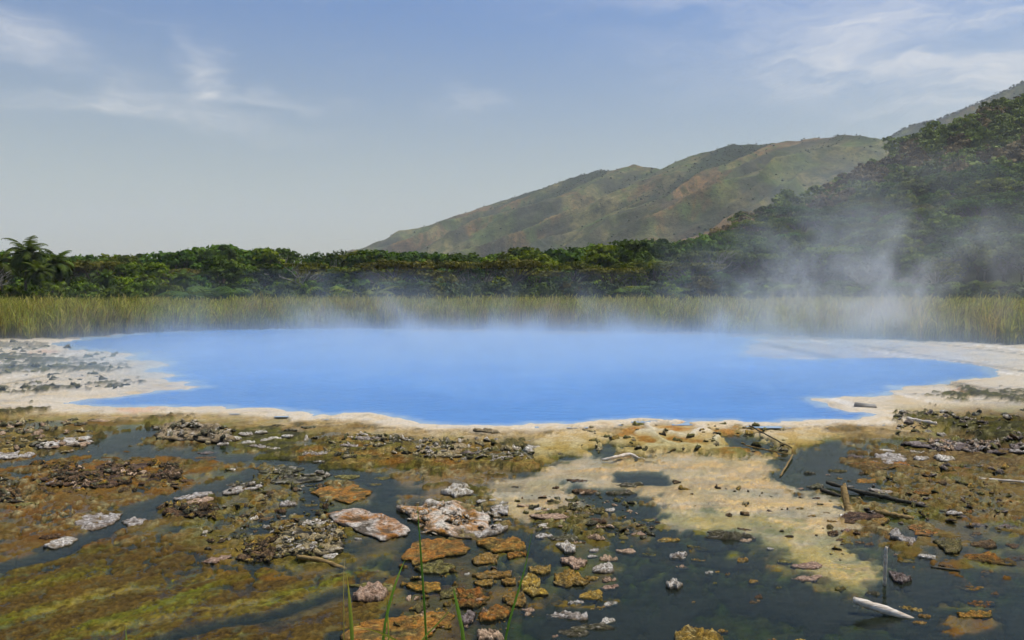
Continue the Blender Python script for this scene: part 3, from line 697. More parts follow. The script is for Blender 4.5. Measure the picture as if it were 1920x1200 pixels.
# ------------------------------------------------------------------ vegetation builders
def quads(P, N, size, rng, asp=1.0):
    """one leaf-sized quad at each point, facing roughly N"""
    n = len(P); N = N + rng.normal(0, .38, (n, 3)); N /= np.linalg.norm(N, axis=1)[:, None] + 1e-9
    A = np.cross(N, rng.normal(size=(n, 3))); A /= np.linalg.norm(A, axis=1)[:, None] + 1e-9
    B = np.cross(N, A); s = size * rng.uniform(.6, 1.3, (n, 1))
    V = np.stack([P - A * s - B * s * .25 * asp, P - A * s * .1 - B * s * .75 * asp, P + A * s - B * s * .1 * asp, P + A * s * .05 + B * s * .75 * asp], 1)
    return V.reshape(-1, 3), np.arange(4 * n).reshape(-1, 4)
def crown(rng, R0, zc, rz, nclump, per, leaf, cr, flat=False, hollow=.45):
    """a crown of leaf clumps: returns verts, faces, tint, clump centres"""
    Vs, ts, cs = [], [], []
    for i in range(nclump):
        while True:
            p = rng.normal(size=3); p /= np.linalg.norm(p)
            if p[2] > (-.15 if flat else -.55): break
        rr = rng.uniform(hollow, 1.0) ** .6
        cpt = np.array([p[0] * R0 * rr, p[1] * R0 * rr, zc + p[2] * rz * rr])
        r = cr * rng.uniform(.65, 1.35)
        d = rng.normal(size=(per, 3)); d /= np.linalg.norm(d, axis=1)[:, None]
        d[:, 2] = np.where(d[:, 2] < -.2, -d[:, 2] * .6, d[:, 2])
        sc = np.array([r, r, r * (.45 if flat else .72)])
        P = cpt + d * sc * rng.uniform(.55, 1.08, (per, 1))
        v, f = quads(P, d, leaf, rng)
        Vs.append(v); base = rng.uniform(.15, .8)
        ts.append(np.repeat(np.clip(base + rng.normal(0, .16, per) + d[:, 2] * .12, 0, 1), 4)); cs.append(cpt)
    V = np.vstack(Vs)
    return V, np.arange(len(V)).reshape(-1, 4), np.concatenate(ts), np.array(cs)
def limbs(rng, base_r, zfork, targets, n, sides=5, lean=0.0):
    top = np.array([rng.normal(0, .25), rng.normal(0, .25), zfork])
    ts = [tube([(0, 0, -.5), (top[0] * .3 + lean, top[1] * .3, zfork * .5), top], [base_r * 1.25, base_r, base_r * .8], sides)]
    for k in rng.choice(len(targets), min(n, len(targets)), replace=False):
        t = targets[k]; mid = top + (t - top) * .5 + rng.normal(0, .35, 3) + np.array([0, 0, .2])
        ts.append(tube([top - [0, 0, .3], mid, top + (t - top) * .95], [base_r * .6, base_r * .38, base_r * .14], sides, False))
    ts = [(v, q, t if len(t) else np.zeros((0, 3), int)) for v, q, t in ts]
    V, Fl = join_tubes(ts); return V, [f for f in Fl if len(f)]

def tree_proto(kind, seed):
    """mesh data for (trunk, crown); every prototype stands 10 m tall"""
    rng = np.random.default_rng(seed)
    if kind == 'broad':
        R0 = rng.uniform(3.3, 4.3); V, Fq, t, cs = crown(rng, R0, 6.1, 3.3, 34, 62, .36, 1.25)
        tv, tf = limbs(rng, .28, 3.4, cs, 9)
    elif kind == 'tall':
        V, Fq, t, cs = crown(rng, 2.6, 6.6, 3.2, 26, 62, .34, 1.1); tv, tf = limbs(rng, .24, 4.4, cs, 7)
    elif kind == 'acacia':
        V, Fq, t, cs = crown(rng, 6.4, 8.2, 1.5, 44, 46, .30, 1.35, True, .2); tv, tf = limbs(rng, .30, 4.2, cs, 16)
    elif kind == 'bush':
        V, Fq, t, cs = crown(rng, 5.6, 3.6, 6.0, 34, 62, .55, 1.9); tv, tf = limbs(rng, .25, 1.2, cs, 6)
    elif kind == 'twiggy':
        V, Fq, t, cs = crown(rng, 3.7, 6.4, 3.1, 40, 26, .24, 1.2); tv, tf = limbs(rng, .24, 3.0, cs, 22)
    z = np.percentile(V[:, 2], 99.5); V = V * (10 / z); tv = tv * (10 / z)
    return (mk('trunk', tv, tf, M_BARE if kind == 'twiggy' else M_TRUNK), mk('crown', V, Fq, M_LEAF, False, None, {'tint': t}))
def palm_proto(seed, trunk_h, nf=30, flen=3.4, upright=.5):
    rng = np.random.default_rng(seed); Vs, ts = [], []
    bend = rng.uniform(-.9, .9, 2)
    tp = [np.array([bend[0] * (k / 5) ** 2, bend[1] * (k / 5) ** 2, trunk_h * k / 5 - (.4 if k == 0 else 0)]) for k in range(6)]
    top = tp[-1]
    for i in range(nf):
        a = 2.399 * i + rng.normal(0, .2); q = (i + .5) / nf
        elev = lerp(1.35, -.35, q) * (1 if upright < .6 else .8) + rng.normal(0, .1); ln = flen * rng.uniform(.8, 1.1)
        m = 9; p = top.copy(); e = elev; pts = [p.copy()]
        for k in range(m):
            e -= (.07 + .12 * q + .025 * k) * (1.25 - upright * .5)
            p = p + np.array([math.cos(a) * math.cos(e), math.sin(a) * math.cos(e), math.sin(e)]) * ln / m; pts.append(p.copy())
        pts = np.array(pts); side = np.array([-math.sin(a), math.cos(a), 0]); tint = np.clip(rng.uniform(.2, .9) - .3 * q, 0, 1)
        for k in range(1, m + 1):
            for sub in (0., .5):
                b = pts[k - 1] + (pts[k] - pts[k - 1]) * sub; dr = pts[k] - pts[k - 1]; dr /= np.linalg.norm(dr)
                lw = .80 * math.sin(math.pi * min(.98, (k + sub) / (m + 1)) ** .8) * flen / 3.4 + .12
                for sg in (-1, 1):
                    tip = b + side * sg * lw * .85 + dr * lw * .55 + np.array([0, 0, -.28 * lw + rng.normal(0, .05)])
                    wv = dr * .12
                    Vs.append([b - wv, b + wv, tip + wv * .2, tip - wv * .2]); ts += [tint + rng.normal(0, .06)] * 4
        for k in range(m):                                   # the midrib
            sd2 = side * .035
            Vs.append([pts[k] - sd2, pts[k] + sd2, pts[k + 1] + sd2 * .7, pts[k + 1] - sd2 * .7]); ts += [.9] * 4
    V = np.array(Vs).reshape(-1, 3)
    tv, q, t3 = tube(tp, [.26, .2, .18, .17, .18, .22], 7)
    return mk('trunk', tv, [q, t3], M_TRUNK), mk('crown', V, np.arange(len(V)).reshape(-1, 4), M_PALM, False, None, {'tint': np.clip(ts, 0, 1)}), top[2] + flen * .55
def bare_proto(seed):
    rng = np.random.default_rng(seed); ts = []
    def grow(p, d, ln, r, lv):
        q = p + d * ln * .5 + rng.normal(0, .05 * ln, 3); e = q + (d + rng.normal(0, .18, 3)) * ln * .5
        ts.append(tube([p, q, e], [r, r * .8, r * .6], 5 if lv < 2 else 4, False))
        if lv < 4:
            for k in range(3 if lv < 3 else 2):
                nd = d + rng.normal(0, .55, 3); nd[2] = abs(nd[2]) * .8 + .15; nd /= np.linalg.norm(nd)
                grow(e if k < 2 else q, nd, ln * rng.uniform(.55, .8), r * .58, lv + 1)
    grow(np.array([0, 0, -.4]), np.array([.08, 0, 1.]), 3.6, .24, 0)
    V, Fl = join_tubes(ts); V *= 10 / V[:, 2].max()
    return mk('bare_branches', V, [f for f in Fl if len(f)], M_BARE)

PRO = {k: [tree_proto(k, s) for s in ss] for k, ss in dict(broad=(1, 2, 3, 4, 5), tall=(11, 12, 13), acacia=(21, 22, 23), bush=(31, 32, 33), twiggy=(41, 42)).items()}
PALM = [palm_proto(51, 6.0, 28, 3.3), palm_proto(52, 5.2, 28, 3.1), palm_proto(53, 7.0, 32, 3.7)]
PBUSH = [palm_proto(61, .5, 40, 4.6, .7), palm_proto(62, .4, 34, 4.2, .8)]
BARE = [bare_proto(71), bare_proto(72)]
NAMES = dict(broad='broadleaf_tree', tall='broadleaf_tree', acacia='flat_topped_tree', bush='shrub', twiggy='sparse_tree')
CATS = dict(broad='tree', tall='tree', acacia='tree', bush='shrub', twiggy='tree')
def plant(kind, x, y, z, height, label, group, tint=(1, 1, 1), rng=random, wid=1.0, name=None, cat=None, rz=None):
    e = bpy.data.objects.new(name or NAMES[kind], None); COL.objects.link(e)
    e.location = (x, y, z); e.rotation_euler = (0, 0, rng.uniform(0, 6.28) if rz is None else rz)
    s = height / 10.0; e.scale = (s * wid, s * wid, s); e.empty_display_size = .5
    e['label'] = label; e['category'] = cat or CATS[kind]; e['group'] = group
    tr, cr = rng.choice(PRO[kind])
    t = ob('trunk', tr, e); q = ob('crown', cr, e); q.color = (*tint, 1)
    return e
def plant_palm(x, y, z, height, label, group, proto, tint=(1, 1, 1), name='palm_tree'):
    tr, cr, hh_ = proto
    e = bpy.data.objects.new(name, None); COL.objects.link(e)
    e.location = (x, y, z); e.rotation_euler = (0, 0, random.uniform(0, 6.28)); s = height / hh_; e.scale = (s, s, s)
    e['label'] = label; e['category'] = 'palm'; e['group'] = group
    ob('trunk', tr, e); q = ob('crown', cr, e); q.color = (*tint, 1)
    return e
def at(px, D): return (px - 960) / F * D, D
def tall_to(py, D): return CAMH + D * (545 - py) / F + .5

# ------------------------------------------------------------------ forest edge beyond the reeds
GREENS = [(1.1, 1.15, .8), (.85, .98, .65), (1.4, 1.3, .7), (.65, .8, .6), (1.8, 1.6, .6), (1.0, 1.15, .8)]
BROWNS = [(1.5, .98, .9), (1.4, .95, .8), (1.7, 1.1, 1.1), (1.4, 1.1, .7)]
sk_x = [-500, 0, 20, 100, 145, 250, 330, 370, 405, 425, 455, 490, 545, 575, 620, 700, 740, 790, 830, 870, 900, 920, 945, 975, 1000, 1040, 1080, 1130, 1165, 1185, 1210, 1240, 1300, 1340]
sk_y = [470, 474, 474, 480, 480, 479, 474, 473, 470, 463, 474, 469, 472, 480, 472, 472, 478, 474, 477, 481, 481, 475, 481, 466, 472, 470, 462, 462, 472, 456, 451, 453, 450, 436]
px = -330.0; n_tree = 0
ZG = -.6
while px < 1330:
    D = random.uniform(198, 232); x, y = at(px, D)
    top = float(np.interp(px, sk_x, sk_y)) + random.uniform(-1, 7)
    k = random.choice(['broad', 'broad', 'tall', 'broad', 'twiggy'])
    plant(k, x, y, ZG, tall_to(top, D) + .6, 'sparse greyish tree on the forest skyline behind the reeds' if k == 'twiggy' else 'dark green broadleaf tree on the forest skyline behind the reeds', 'trees on the forest skyline',
          random.choice(GREENS), wid=random.uniform(1.0, 1.35))
    px += random.uniform(17, 33)
for px, top in ((422, 461), (490, 467), (716, 470), (985, 464), (1190, 451), (1240, 449)):      # heads that stand out
    D = 205; x, y = at(px, D)
    plant('tall', x, y, ZG, tall_to(top, D), 'taller dark tree head standing out of the forest skyline', 'trees on the forest skyline', (.8, .95, .8), wid=1.15)
px = -300.0
while px < 1340:
    D = random.uniform(160, 182); x, y = at(px, D); top = random.uniform(486, 506)
    brown = random.random() < (.75 if 690 < px < 1300 else .3)
    if brown:
        plant('acacia', x, y, ZG, tall_to(top, D), 'brownish flat topped tree in the forest edge', 'flat topped trees in the forest edge', random.choice(BROWNS), wid=random.uniform(1.1, 1.5)); px += random.uniform(30, 55)
    else:
        k = random.choice(['broad', 'tall', 'twiggy', 'broad'])
        plant(k, x, y, ZG, tall_to(top, D), 'grey twiggy tree in the middle of the forest edge' if k == 'twiggy' else 'leafy green tree in the middle of the forest edge', 'middle trees of the forest edge', random.choice(GREENS), wid=random.uniform(1.0, 1.4)); px += random.uniform(22, 38)
px = -260.0; i = 0
while px < 2080:
    D = random.uniform(137, 152); x, y = at(px, D); top = random.uniform(516, 534); i += 1
    r = random.random()
    if r < .36:
        plant_palm(x, y, ZG, tall_to(top - 2, D), 'low stemless palm clump at the back edge of the reeds', 'palm clumps behind the reeds', random.choice(PBUSH), random.choice(GREENS), 'palm_clump')
    elif r < .5 and px < 700:
        plant_palm(x, y, ZG, tall_to(top - 14, D), 'palm with a short trunk among bushes behind the reeds', 'small palms behind the reeds', random.choice(PALM), random.choice(GREENS))
    else:
        plant('bush', x, y, ZG, tall_to(top, D), 'dark rounded shrub at the back edge of the reeds', 'shrubs behind the reeds', random.choice(GREENS + BROWNS[:2]), wid=random.uniform(.8, 1.1))
    px += random.uniform(24, 42)
# named individuals
for px, top, D, lab in ((48, 446, 122, 'tall palm rising above the trees at the far left'), (8, 470, 128, 'palm cut by the left picture edge beside the tall palm'), (97, 469, 126, 'palm just right of the tall palm'), (118, 474, 130, 'shorter palm second to the right of the tall palm'), (78, 490, 118, 'low palm head under the tall palm'), (335, 505, 126, 'small pale palm among the bushes left of centre')):
    x, y = at(px, D); plant_palm(x, y, ZG, tall_to(top, D), lab, 'palms at the left forest edge', PALM[2] if px == 48 else random.choice(PALM), (1.1, 1.1, .9))
for px, top, D, wd, lab in ((402, 510, 116, 1.0, 'big dome shaped palm clump standing into the reeds'), (590, 530, 118, .8, 'low palm clump with yellow tips at the reeds, right of the dome shaped clump')):
    x, y = at(px, D); plant_palm(x, y, ZG, tall_to(top, D), lab, 'palm clumps in the reeds', PBUSH[0], (.75, .9, .7), 'palm_clump')
x, y = at(1428, 104); plant('bush', x, y, ZG, tall_to(535, 104), 'lone dark shrub standing in the reeds right of centre', 'shrubs in the reeds', (.8, .9, .9), wid=.62)
for k, (px, D) in enumerate(((30, 118), (95, 116), (150, 122), (210, 121), (270, 124), (-50, 112), (320, 122))):
    x, y = at(px, D); plant('bush', x, y, ZG, tall_to(random.uniform(522, 540), D), 'bright green leafy shrub under the palms at the left', 'shrubs under the left palms', (1.3, 1.35, .8), wid=.95)
for px, base, top, D, lab in ((1338, 0, 462, 172, 'pale bare tree with forked trunk left of the hill'), (565, 0, 492, 150, 'bare grey leaning tree in the forest left of centre'), (-10, 0, 500, 112, 'pale bare branches at the far left under the palms'), (522, 0, 468, 200, 'leafless tree crown on the skyline left of centre'), (1612, 0, 505, 150, 'bare spreading tree at the foot of the hill'), (1740, 0, 512, 150, 'bare pale twigged tree at the hill foot on the right'), (905, 0, 512, 150, 'small bare branch tree among brown trees at centre')):
    x, y = at(px, D); o = ob('bare_tree', random.choice(BARE), None, (x, y, ZG), None, lab, 'tree'); s = tall_to(top, D) / 10; o.scale = (s, s, s); o.rotation_euler = (0, 0, random.uniform(0, 6))

# ------------------------------------------------------------------ trees on the hill: the nearest ones each a thing, the rest one wood
pts = []
dd = 192.0
while dd < 640:
    sp = 9.6 if dd < 330 else 11.0
    uu = .02
    while uu < 1.05:
        du = sp / dd * math.sqrt(1 + uu * uu)
        a = uu + random.uniform(-.42, .42) * du; d = dd + random.uniform(-.45, .45) * sp
        x = d * a / math.sqrt(1 + a * a); y = d / math.sqrt(1 + a * a)
        z = float(hill_h(np.array([x]), np.array([y]))[0])
        lim = float(np.interp(a, HU, HD * np.sqrt(1 + HU ** 2)))
        if d < lim + 14 and z > .4 and a < .78: pts.append((d, x, y, z))
        uu += du
    dd += sp * .86
pts.sort()
rest = []
for i, (d, x, y, z) in enumerate(pts):
    r = random.random(); nn = float(fbm2(np.array([x * .02]), np.array([y * .02]), 3)[0])
    inframe = abs(x / y) < .66
    if inframe and n_tree < 215:
        n_tree += 1
        if r < .12 + max(0, nn) * .5:
            plant('twiggy', x, y, z - .3, random.uniform(7, 10), 'brown half leafless tree on the lower hillside', 'trees on the lower hillside', random.choice(BROWNS), wid=random.uniform(1.0, 1.4))
        else:
            plant(random.choice(['broad', 'broad', 'tall', 'acacia']), x, y, z - .3, random.uniform(8, 12.5), 'green round crowned tree on the lower hillside', 'trees on the lower hillside', random.choice(GREENS + [(1.3, 1.25, .6)]), wid=random.uniform(.95, 1.3))
    else:
        rest.append((x, y, z, nn))
lows = []
for s in range(5):
    rng = np.random.default_rng(200 + s); v, f, t, cs = crown(rng, 4.2, 5.6, 3.2, 15, 24, .62, 1.7); lows.append((v, t))
Vs, Ts, Cs = [], [], []
for x, y, z, nn in rest:
    v, t = random.choice(lows); a = random.uniform(0, 6.28); s = random.uniform(.8, 1.5); ca, sa_ = math.cos(a) * s, math.sin(a) * s
    Vs.append(np.stack([v[:, 0] * ca - v[:, 1] * sa_ + x, v[:, 0] * sa_ + v[:, 1] * ca + y, v[:, 2] * s * random.uniform(.85, 1.1) + z], 1))
    br = random.random() < .2 + max(0, nn) * .8
    lo, hi_ = (c(.055, .044, .018), c(.22, .155, .06)) if br else (c(.034, .056, .010), c(.18, .215, .03))
    Cs.append(lerp(lo, hi_, t[:, None]) * random.uniform(.65, 1.75))
V = np.vstack(Vs)
ob('hillside_forest', mk('hillside_forest', V, np.arange(len(V)).reshape(-1, 4), mat_vcol('far_forest', .8, .2), False, np.vstack(Cs)), kind='stuff', label='dense forest covering the upper slope of the right hill', cat='forest')
# dense undergrowth filling the foot of the forest
nu_ = 1500
uux = R.uniform(-.95, 1.0, nu_); ddx = R.uniform(134, 236, nu_)
Vs, Cs = [], []
for a, d in zip(uux, ddx):
    v, t = lows[int(R.integers(5))]; s = R.uniform(.42, .74) * (1.5 if d > 185 else 1); th = R.uniform(0, 6.28); ca, sa_ = math.cos(th) * s, math.sin(th) * s
    sel = R.random(len(v) // 4) < .36; sel = np.repeat(sel, 4); v = v[sel]; t = t[sel]
    x, y = a * d, d; z = max(ZG, float(hill_h(np.array([x]), np.array([y]))[0])) - .9 if d > 185 else ZG - .9
    Vs.append(np.stack([v[:, 0] * ca - v[:, 1] * sa_ + x, v[:, 0] * sa_ + v[:, 1] * ca + y, v[:, 2] * s * .9 + z], 1))
    Cs.append(lerp(c(.020, .036, .010), c(.09, .12, .025), t[:, None]) * R.uniform(.6, 1.3))
V = np.vstack(Vs)
ob('undergrowth', mk('undergrowth', V, np.arange(len(V)).reshape(-1, 4), bpy.data.materials['far_forest'], False, np.vstack(Cs)), kind='stuff', label='dark tangled undergrowth filling the forest foot behind the reeds', cat='undergrowth')

# ------------------------------------------------------------------ the reed bed
def reeds(n, d0, d1, wmin, wmax):
    uu = R.uniform(-.92, .92, n); fr = reed_front(uu)
    q = R.random(n); off = d0 + (d1 - d0) * q ** 1.6
    y = fr - .6 + off + 1.6 * fbm2(uu * 42, off * .1, 3); x = uu * y
    cl = fbm2(x * .16, y * .16, 4); cl2 = fbm2(x * .55 + 5, y * .55, 3)
    H = 1.52 + .62 * cl + .34 * cl2 + R.normal(0, .16, n)
    H = np.where(off < 1.2, H * R.uniform(.35, 1, n), H)
    wd = R.uniform(wmin, wmax, n); th = R.uniform(0, np.pi, n)
    ax = np.stack([np.cos(th), np.sin(th), np.zeros(n)], 1) * wd[:, None]
    leaf = R.random(n) < .62                                   # leaves springing from part way up the stems
    ln = R.normal(0, 1, (n, 2)) * np.where(leaf, .42, .12)[:, None] * H[:, None] * np.where(leaf, .5, 1)[:, None] + np.array([.05, 0]) * H[:, None]
    b0 = np.where(leaf, R.uniform(.1, .75, n) * H, -.05); H = np.where(leaf, R.uniform(.25, .55, n) * H, H)
    B = np.stack([x, y, b0], 1)
    Mi = B + np.stack([ln[:, 0] * .45, ln[:, 1] * .45, H * .75], 1); Tp = B + np.stack([ln[:, 0], ln[:, 1], H], 1)
    V = np.stack([B - ax * .6, B + ax * .6, Mi + ax, Mi - ax, Tp], 1)
    base = np.arange(n) * 5
    q4 = np.stack([base, base + 1, base + 2, base + 3], 1); t3 = np.stack([base + 3, base + 2, base + 4], 1)
    dry = np.clip(.35 + .9 * cl2 + .7 * cl + R.normal(0, .25, n), 0, 1) * np.where(off < 4, 1.0, .75)
    g = lerp(c(.22, .28, .030), c(.46, .44, .075), R.random((n, 1)))
    ccol = lerp(g, c(.36, .22, .085), (dry * .68)[:, None]) * R.uniform(.5, 1.5, (n, 1)) * (1 + .45 * cl2[:, None])
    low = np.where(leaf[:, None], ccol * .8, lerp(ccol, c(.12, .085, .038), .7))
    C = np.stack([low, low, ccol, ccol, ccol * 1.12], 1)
    return V.reshape(-1, 3), q4, t3, C.reshape(-1, 3)
parts = [reeds(76000, -.2, 7, .012, .026), reeds(80000, 5, 45, .018, .040), reeds(34000, 40, 98, .03, .06)]
o_ = 0; Q, T3 = [], []
for v, q, t, cc in parts:
    Q.append(q + o_); T3.append(t + o_); o_ += len(v)
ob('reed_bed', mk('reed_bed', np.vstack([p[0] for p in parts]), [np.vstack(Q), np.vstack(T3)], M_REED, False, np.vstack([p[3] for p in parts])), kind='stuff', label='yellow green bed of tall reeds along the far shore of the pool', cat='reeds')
# soil under the reeds
su = np.linspace(-1.0, 1.0, 60); sv = np.linspace(0, 1, 12); SU, SV = np.meshgrid(su, sv)
yb = reed_front(SU) + 3 + SV * 150; xb = SU * yb
ob('reed_soil', mk('reed_soil', np.stack([xb.ravel(), yb.ravel(), .0 + .05 * noise2(xb.ravel() * .2, yb.ravel() * .2)], 1), gridfaces(12, 60), M_HILL, True, np.tile(c(.06, .05, .022), (xb.size, 1))), kind='structure')

# ------------------------------------------------------------------ rocks and crust slabs standing in the shallow water
PAL = {  # top a, top b, flank, crumb
 'white': ((.50,.45,.39), (.72,.69,.66), (.24,.17,.09), (.10,.085,.06)), 'orange': ((.40,.165,.018), (.17,.095,.018), (.10,.085,.018), (.50,.33,.09)),
 'ochre': ((.36,.20,.030), (.20,.13,.028), (.12,.090,.022), (.55,.44,.24)), 'pink': ((.52,.35,.25), (.40,.28,.20), (.20,.12,.07), (.66,.52,.42)),
 'brown': ((.16,.090,.038), (.085,.052,.028), (.045,.032,.02), (.34,.23,.13)), 'dark': ((.085,.078,.042), (.13,.12,.055), (.035,.032,.02), (.46,.42,.37)),
 'olive': ((.13,.12,.030), (.20,.165,.040), (.06,.058,.02), (.34,.29,.15)), 'yellow': ((.42,.25,.035), (.27,.165,.03), (.14,.10,.025), (.58,.48,.24)),
 'tan': ((.44,.35,.19), (.34,.27,.14), (.07,.06,.04), (.56,.50,.40)), 'purple': ((.17,.125,.11), (.30,.25,.23), (.05,.036,.03), (.45,.40,.38)),
 'mixed': ((.60,.55,.49), (.40,.165,.020), (.09,.06,.025), (.72,.69,.65))}
RINGS = (1.0, 1.0, 1.02, .99, .94, .87, .77, .66, .54, .42, .29, .15)
def crust_mesh(outline, H, kind, seed, top_rough=.35, rings=RINGS, nth=72, raw=False):
    """an irregular, ledged lump of crust over a closed outline given around the origin (metres)"""
    P = np.asarray(outline, float); cl = np.vstack([P, P[:1]]); L = np.concatenate([[0], np.cumsum(np.hypot(*np.diff(cl, axis=0).T))])
    s = np.linspace(0, L[-1], nth, endpoint=False); ox = np.interp(s, L, cl[:, 0]); oy = np.interp(s, L, cl[:, 1])
    size = math.sqrt(max(1e-4, np.ptp(P[:, 0]) * np.ptp(P[:, 1])))
    nr = 1 + .22 * fbm2(ox / size * 4 + seed * 3.1, oy / size * 4, 3) + .09 * noise2(ox / size * 13 + seed, oy / size * 13); ox, oy = ox * nr, oy * nr
    prof = (-.10, -.004, .38 * H, .78 * H) + (H,) * 20
    V, rel = [], []
    for r, z in zip(rings, prof):
        x, y = ox * r, oy * r
        q = fbm2(x / size * 2.6 + seed, y / size * 2.6 + 2 * seed, 4, .6); rg = ridged2(x / size * 3.4 + seed, y / size * 3.4, 4, .6)
        fine = noise2(x / size * 17 + seed, y / size * 17)
        t = .55 + q * 1.1 + (rg - .6) * 1.0; st = np.floor(t * 3.5) / 3.5; t = st + (t - st) * .35          # ledges
        zz = z * lerp(1.0, t, min(1., top_rough * 1.7)) + .10 * H * fine if z > .3 * H else z + 0 * x
        V.append(np.stack([x, y, np.maximum(zz, z * .1) if z > 0 else zz], 1)); rel.append(np.clip(zz, 0, None) / H if z > 0 else np.zeros(nth))
    V = np.vstack(V + [V[-1].mean(0)[None]]); rel = np.concatenate(rel + [[.6]])
    m = len(rings); i = np.arange(m * nth).reshape(m, nth); j = np.roll(i, -1, 1)
    Q = np.stack([i[:-1], j[:-1], j[1:], i[1:]], -1).reshape(-1, 4)
    T = np.stack([i[-1], j[-1], np.full(nth, m * nth)], 1)
    a, b, fl, cr = (np.array(q) for q in PAL[kind])
    x, y = V[:, 0] / size, V[:, 1] / size
    n1 = fbm2(x * 3 + seed, y * 3, 4, .6); n2 = fbm2(x * 9 + seed, y * 9 + 4, 3, .6); n3 = ridged2(x * 3.4 + seed, y * 3.4, 4, .6)
    C = lerp(a, b, sstep(-.25, .25, n1 + .35 * n2)[:, None])
    C = lerp(C, cr, (sstep(.18, .45, n2 + .15 * n1) * .75)[:, None])
    C = lerp(C, fl * .7, (sstep(.55, .3, n3 + .2 * n2) * .8)[:, None])  # crevice shade put into the colour, darkest where the ledges dip
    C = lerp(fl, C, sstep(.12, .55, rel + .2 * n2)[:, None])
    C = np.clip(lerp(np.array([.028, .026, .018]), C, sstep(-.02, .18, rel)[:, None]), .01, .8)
    if raw: return V, Q, T, C
    return mk('crust', V, [Q, T], M_ROCK, True, C)
WORDS = {'white': 'whitish grey', 'orange': 'rusty orange', 'ochre': 'ochre', 'pink': 'pinkish', 'brown': 'dark brown', 'dark': 'blackish olive', 'olive': 'olive', 'yellow': 'mustard yellow', 'tan': 'tan', 'purple': 'purplish grey', 'mixed': 'white and orange'}
LANDM = [(1660, 1060, 'upright stick'), (1655, 1140, 'slanting pale log'), (1595, 938, 'hollow standing log'), (1690, 945, 'long sunken log'), (1160, 864, 'bent branch'), (1474, 874, 'thin leaning stick'), (1880, 903, 'pale stick at the right edge'),
         (598, 1052, 'yellowed half sunken log'), (695, 1116, 'pink boulder'), (840, 975, 'big white and orange slab'), (1310, 1192, 'yellow slab at the bottom edge'), (1000, 1108, 'mustard yellow slab'), (360, 812, 'tan crust mound'), (640, 925, 'round orange islet'), (100, 832, 'long white plate at the left'),
         (1264, 1098, 'lone grey stone'), (775, 852, 'long crust bank below the pool'), (1260, 815, 'white salt pans'), (1350, 900, 'cream delta'), (200, 890, 'brown crust heap on the left'), (560, 1020, 'tan crust heap'), (1690, 1010, 'long grey boulder'), (1100, 1110, 'chain of pale stones'), (300, 1100, 'brown algae flat'), (1840, 1090, 'flooded orange mat'), (180, 980, 'pair of grey plates'), (1770, 860, 'whitish crust ridge at right')]
used_labels = {}
def rock_label(px, py, kind, wpx, noun='rock'):
    ds = sorted((math.hypot((px - a) / 1.0, (py - b) * 2.2), a, b, t) for a, b, t in LANDM)
    d, a, b, t = ds[0]
    if d < 14 and len(ds) > 1: d, a, b, t = ds[1]
    dx, dy = px - a, (py - b) * 2.2
    rel = ('right of' if dx > 0 else 'left of') if abs(dx) > abs(dy) else ('in front of' if dy > 0 else 'behind')
    size = 'tiny' if wpx < 16 else 'small' if wpx < 28 else 'fist sized' if False else 'medium' if wpx < 48 else 'large'
    return f'{size} {WORDS[kind]} {noun} {rel} the {t}'
rocks = []
def place_rock(name, me, x, y, z, px, py, kind, wpx, noun, label=None, group='rocks in the shallow water'):
    o = ob(name, me, None, (x, y, z), 'thing', label or rock_label(px, py, kind, wpx, noun), 'rock', group); o['_px'] = px
    rocks.append(o); return o
SLABS = []
def slab(P, H, kind, label=None, rough=.35, name='crust_slab', noun='crust slab'):
    W = np.array([G(a, b, WZ) for a, b in P]); cpt = W.mean(0); Pm = np.array(P).mean(0)
    me = crust_mesh((W - cpt) * .90, H * .52, kind, len(rocks) * 1.37 + 2, rough)
    SLABS.append((np.array(P, float), H * .6, W))
    return place_rock(name, me, cpt[0], cpt[1], WZ + .0, Pm[0], Pm[1], kind, np.ptp(np.array(P)[:, 0]), noun, label)
S = slab
S([(0,852),(40,849),(72,853),(60,858),(20,862),(-30,864),(-60,858)], .10, 'white', 'flat whitish crust plate cut by the left picture edge')
S([(48,840),(70,831),(105,826),(140,826),(175,822),(180,829),(150,836),(105,841),(70,843)], .13, 'white', 'long flat whitish crust plate with pink top near the left edge')
S([(285,824),(300,805),(325,796),(370,794),(410,801),(435,811),(440,825),(430,834),(400,833),(360,829),(320,829)], .22, 'tan', 'tan domed crust mound with dark rim below the pool', .5)
S([(135,984),(150,971),(190,964),(235,962),(226,974),(205,987),(170,1000),(150,996)], .07, 'white', 'ribbed grey white crust plate in the left channel, larger of two')
S([(225,979),(250,971),(278,975),(272,985),(240,989)], .06, 'white', 'oval grey white plate just right of the ribbed one in the left channel')
S([(77,1028),(100,1014),(133,1008),(148,1011),(133,1023),(100,1031)], .06, 'white', 'boat shaped grey white plate above the brown algae flat')
S([(579,925),(600,915),(640,910),(670,909),(702,925),(687,937),(655,944),(625,942),(597,935)], .05, 'orange', 'round orange islet with green back edge in open water', .25)
S([(612,963),(640,955),(680,953),(720,966),(745,981),(773,995),(772,1006),(745,1014),(720,1021),(700,1009),(668,998),(640,986),(615,976)], .09, 'mixed', 'white and orange crust slab left of the biggest slab')
S([(732,954),(773,948),(800,941),(835,943),(873,944),(900,961),(935,971),(925,984),(905,988),(930,994),(920,1001),(887,1012),(853,1010),(820,1005),(793,998),(790,985),(765,976),(748,967)], .13, 'mixed', 'biggest white and orange crust slab in the middle of the water', .4)
S([(880,1006),(905,990),(940,987),(955,991),(938,1001),(895,1013)], .11, 'white', 'white overhanging ledge at the right end of the biggest slab')
S([(827,928),(847,914),(867,911),(890,920),(887,929),(853,934)], .15, 'white', 'peaked whitish rock behind the biggest slab')
S([(917,956),(940,949),(955,954),(953,967),(933,966)], .09, 'white')
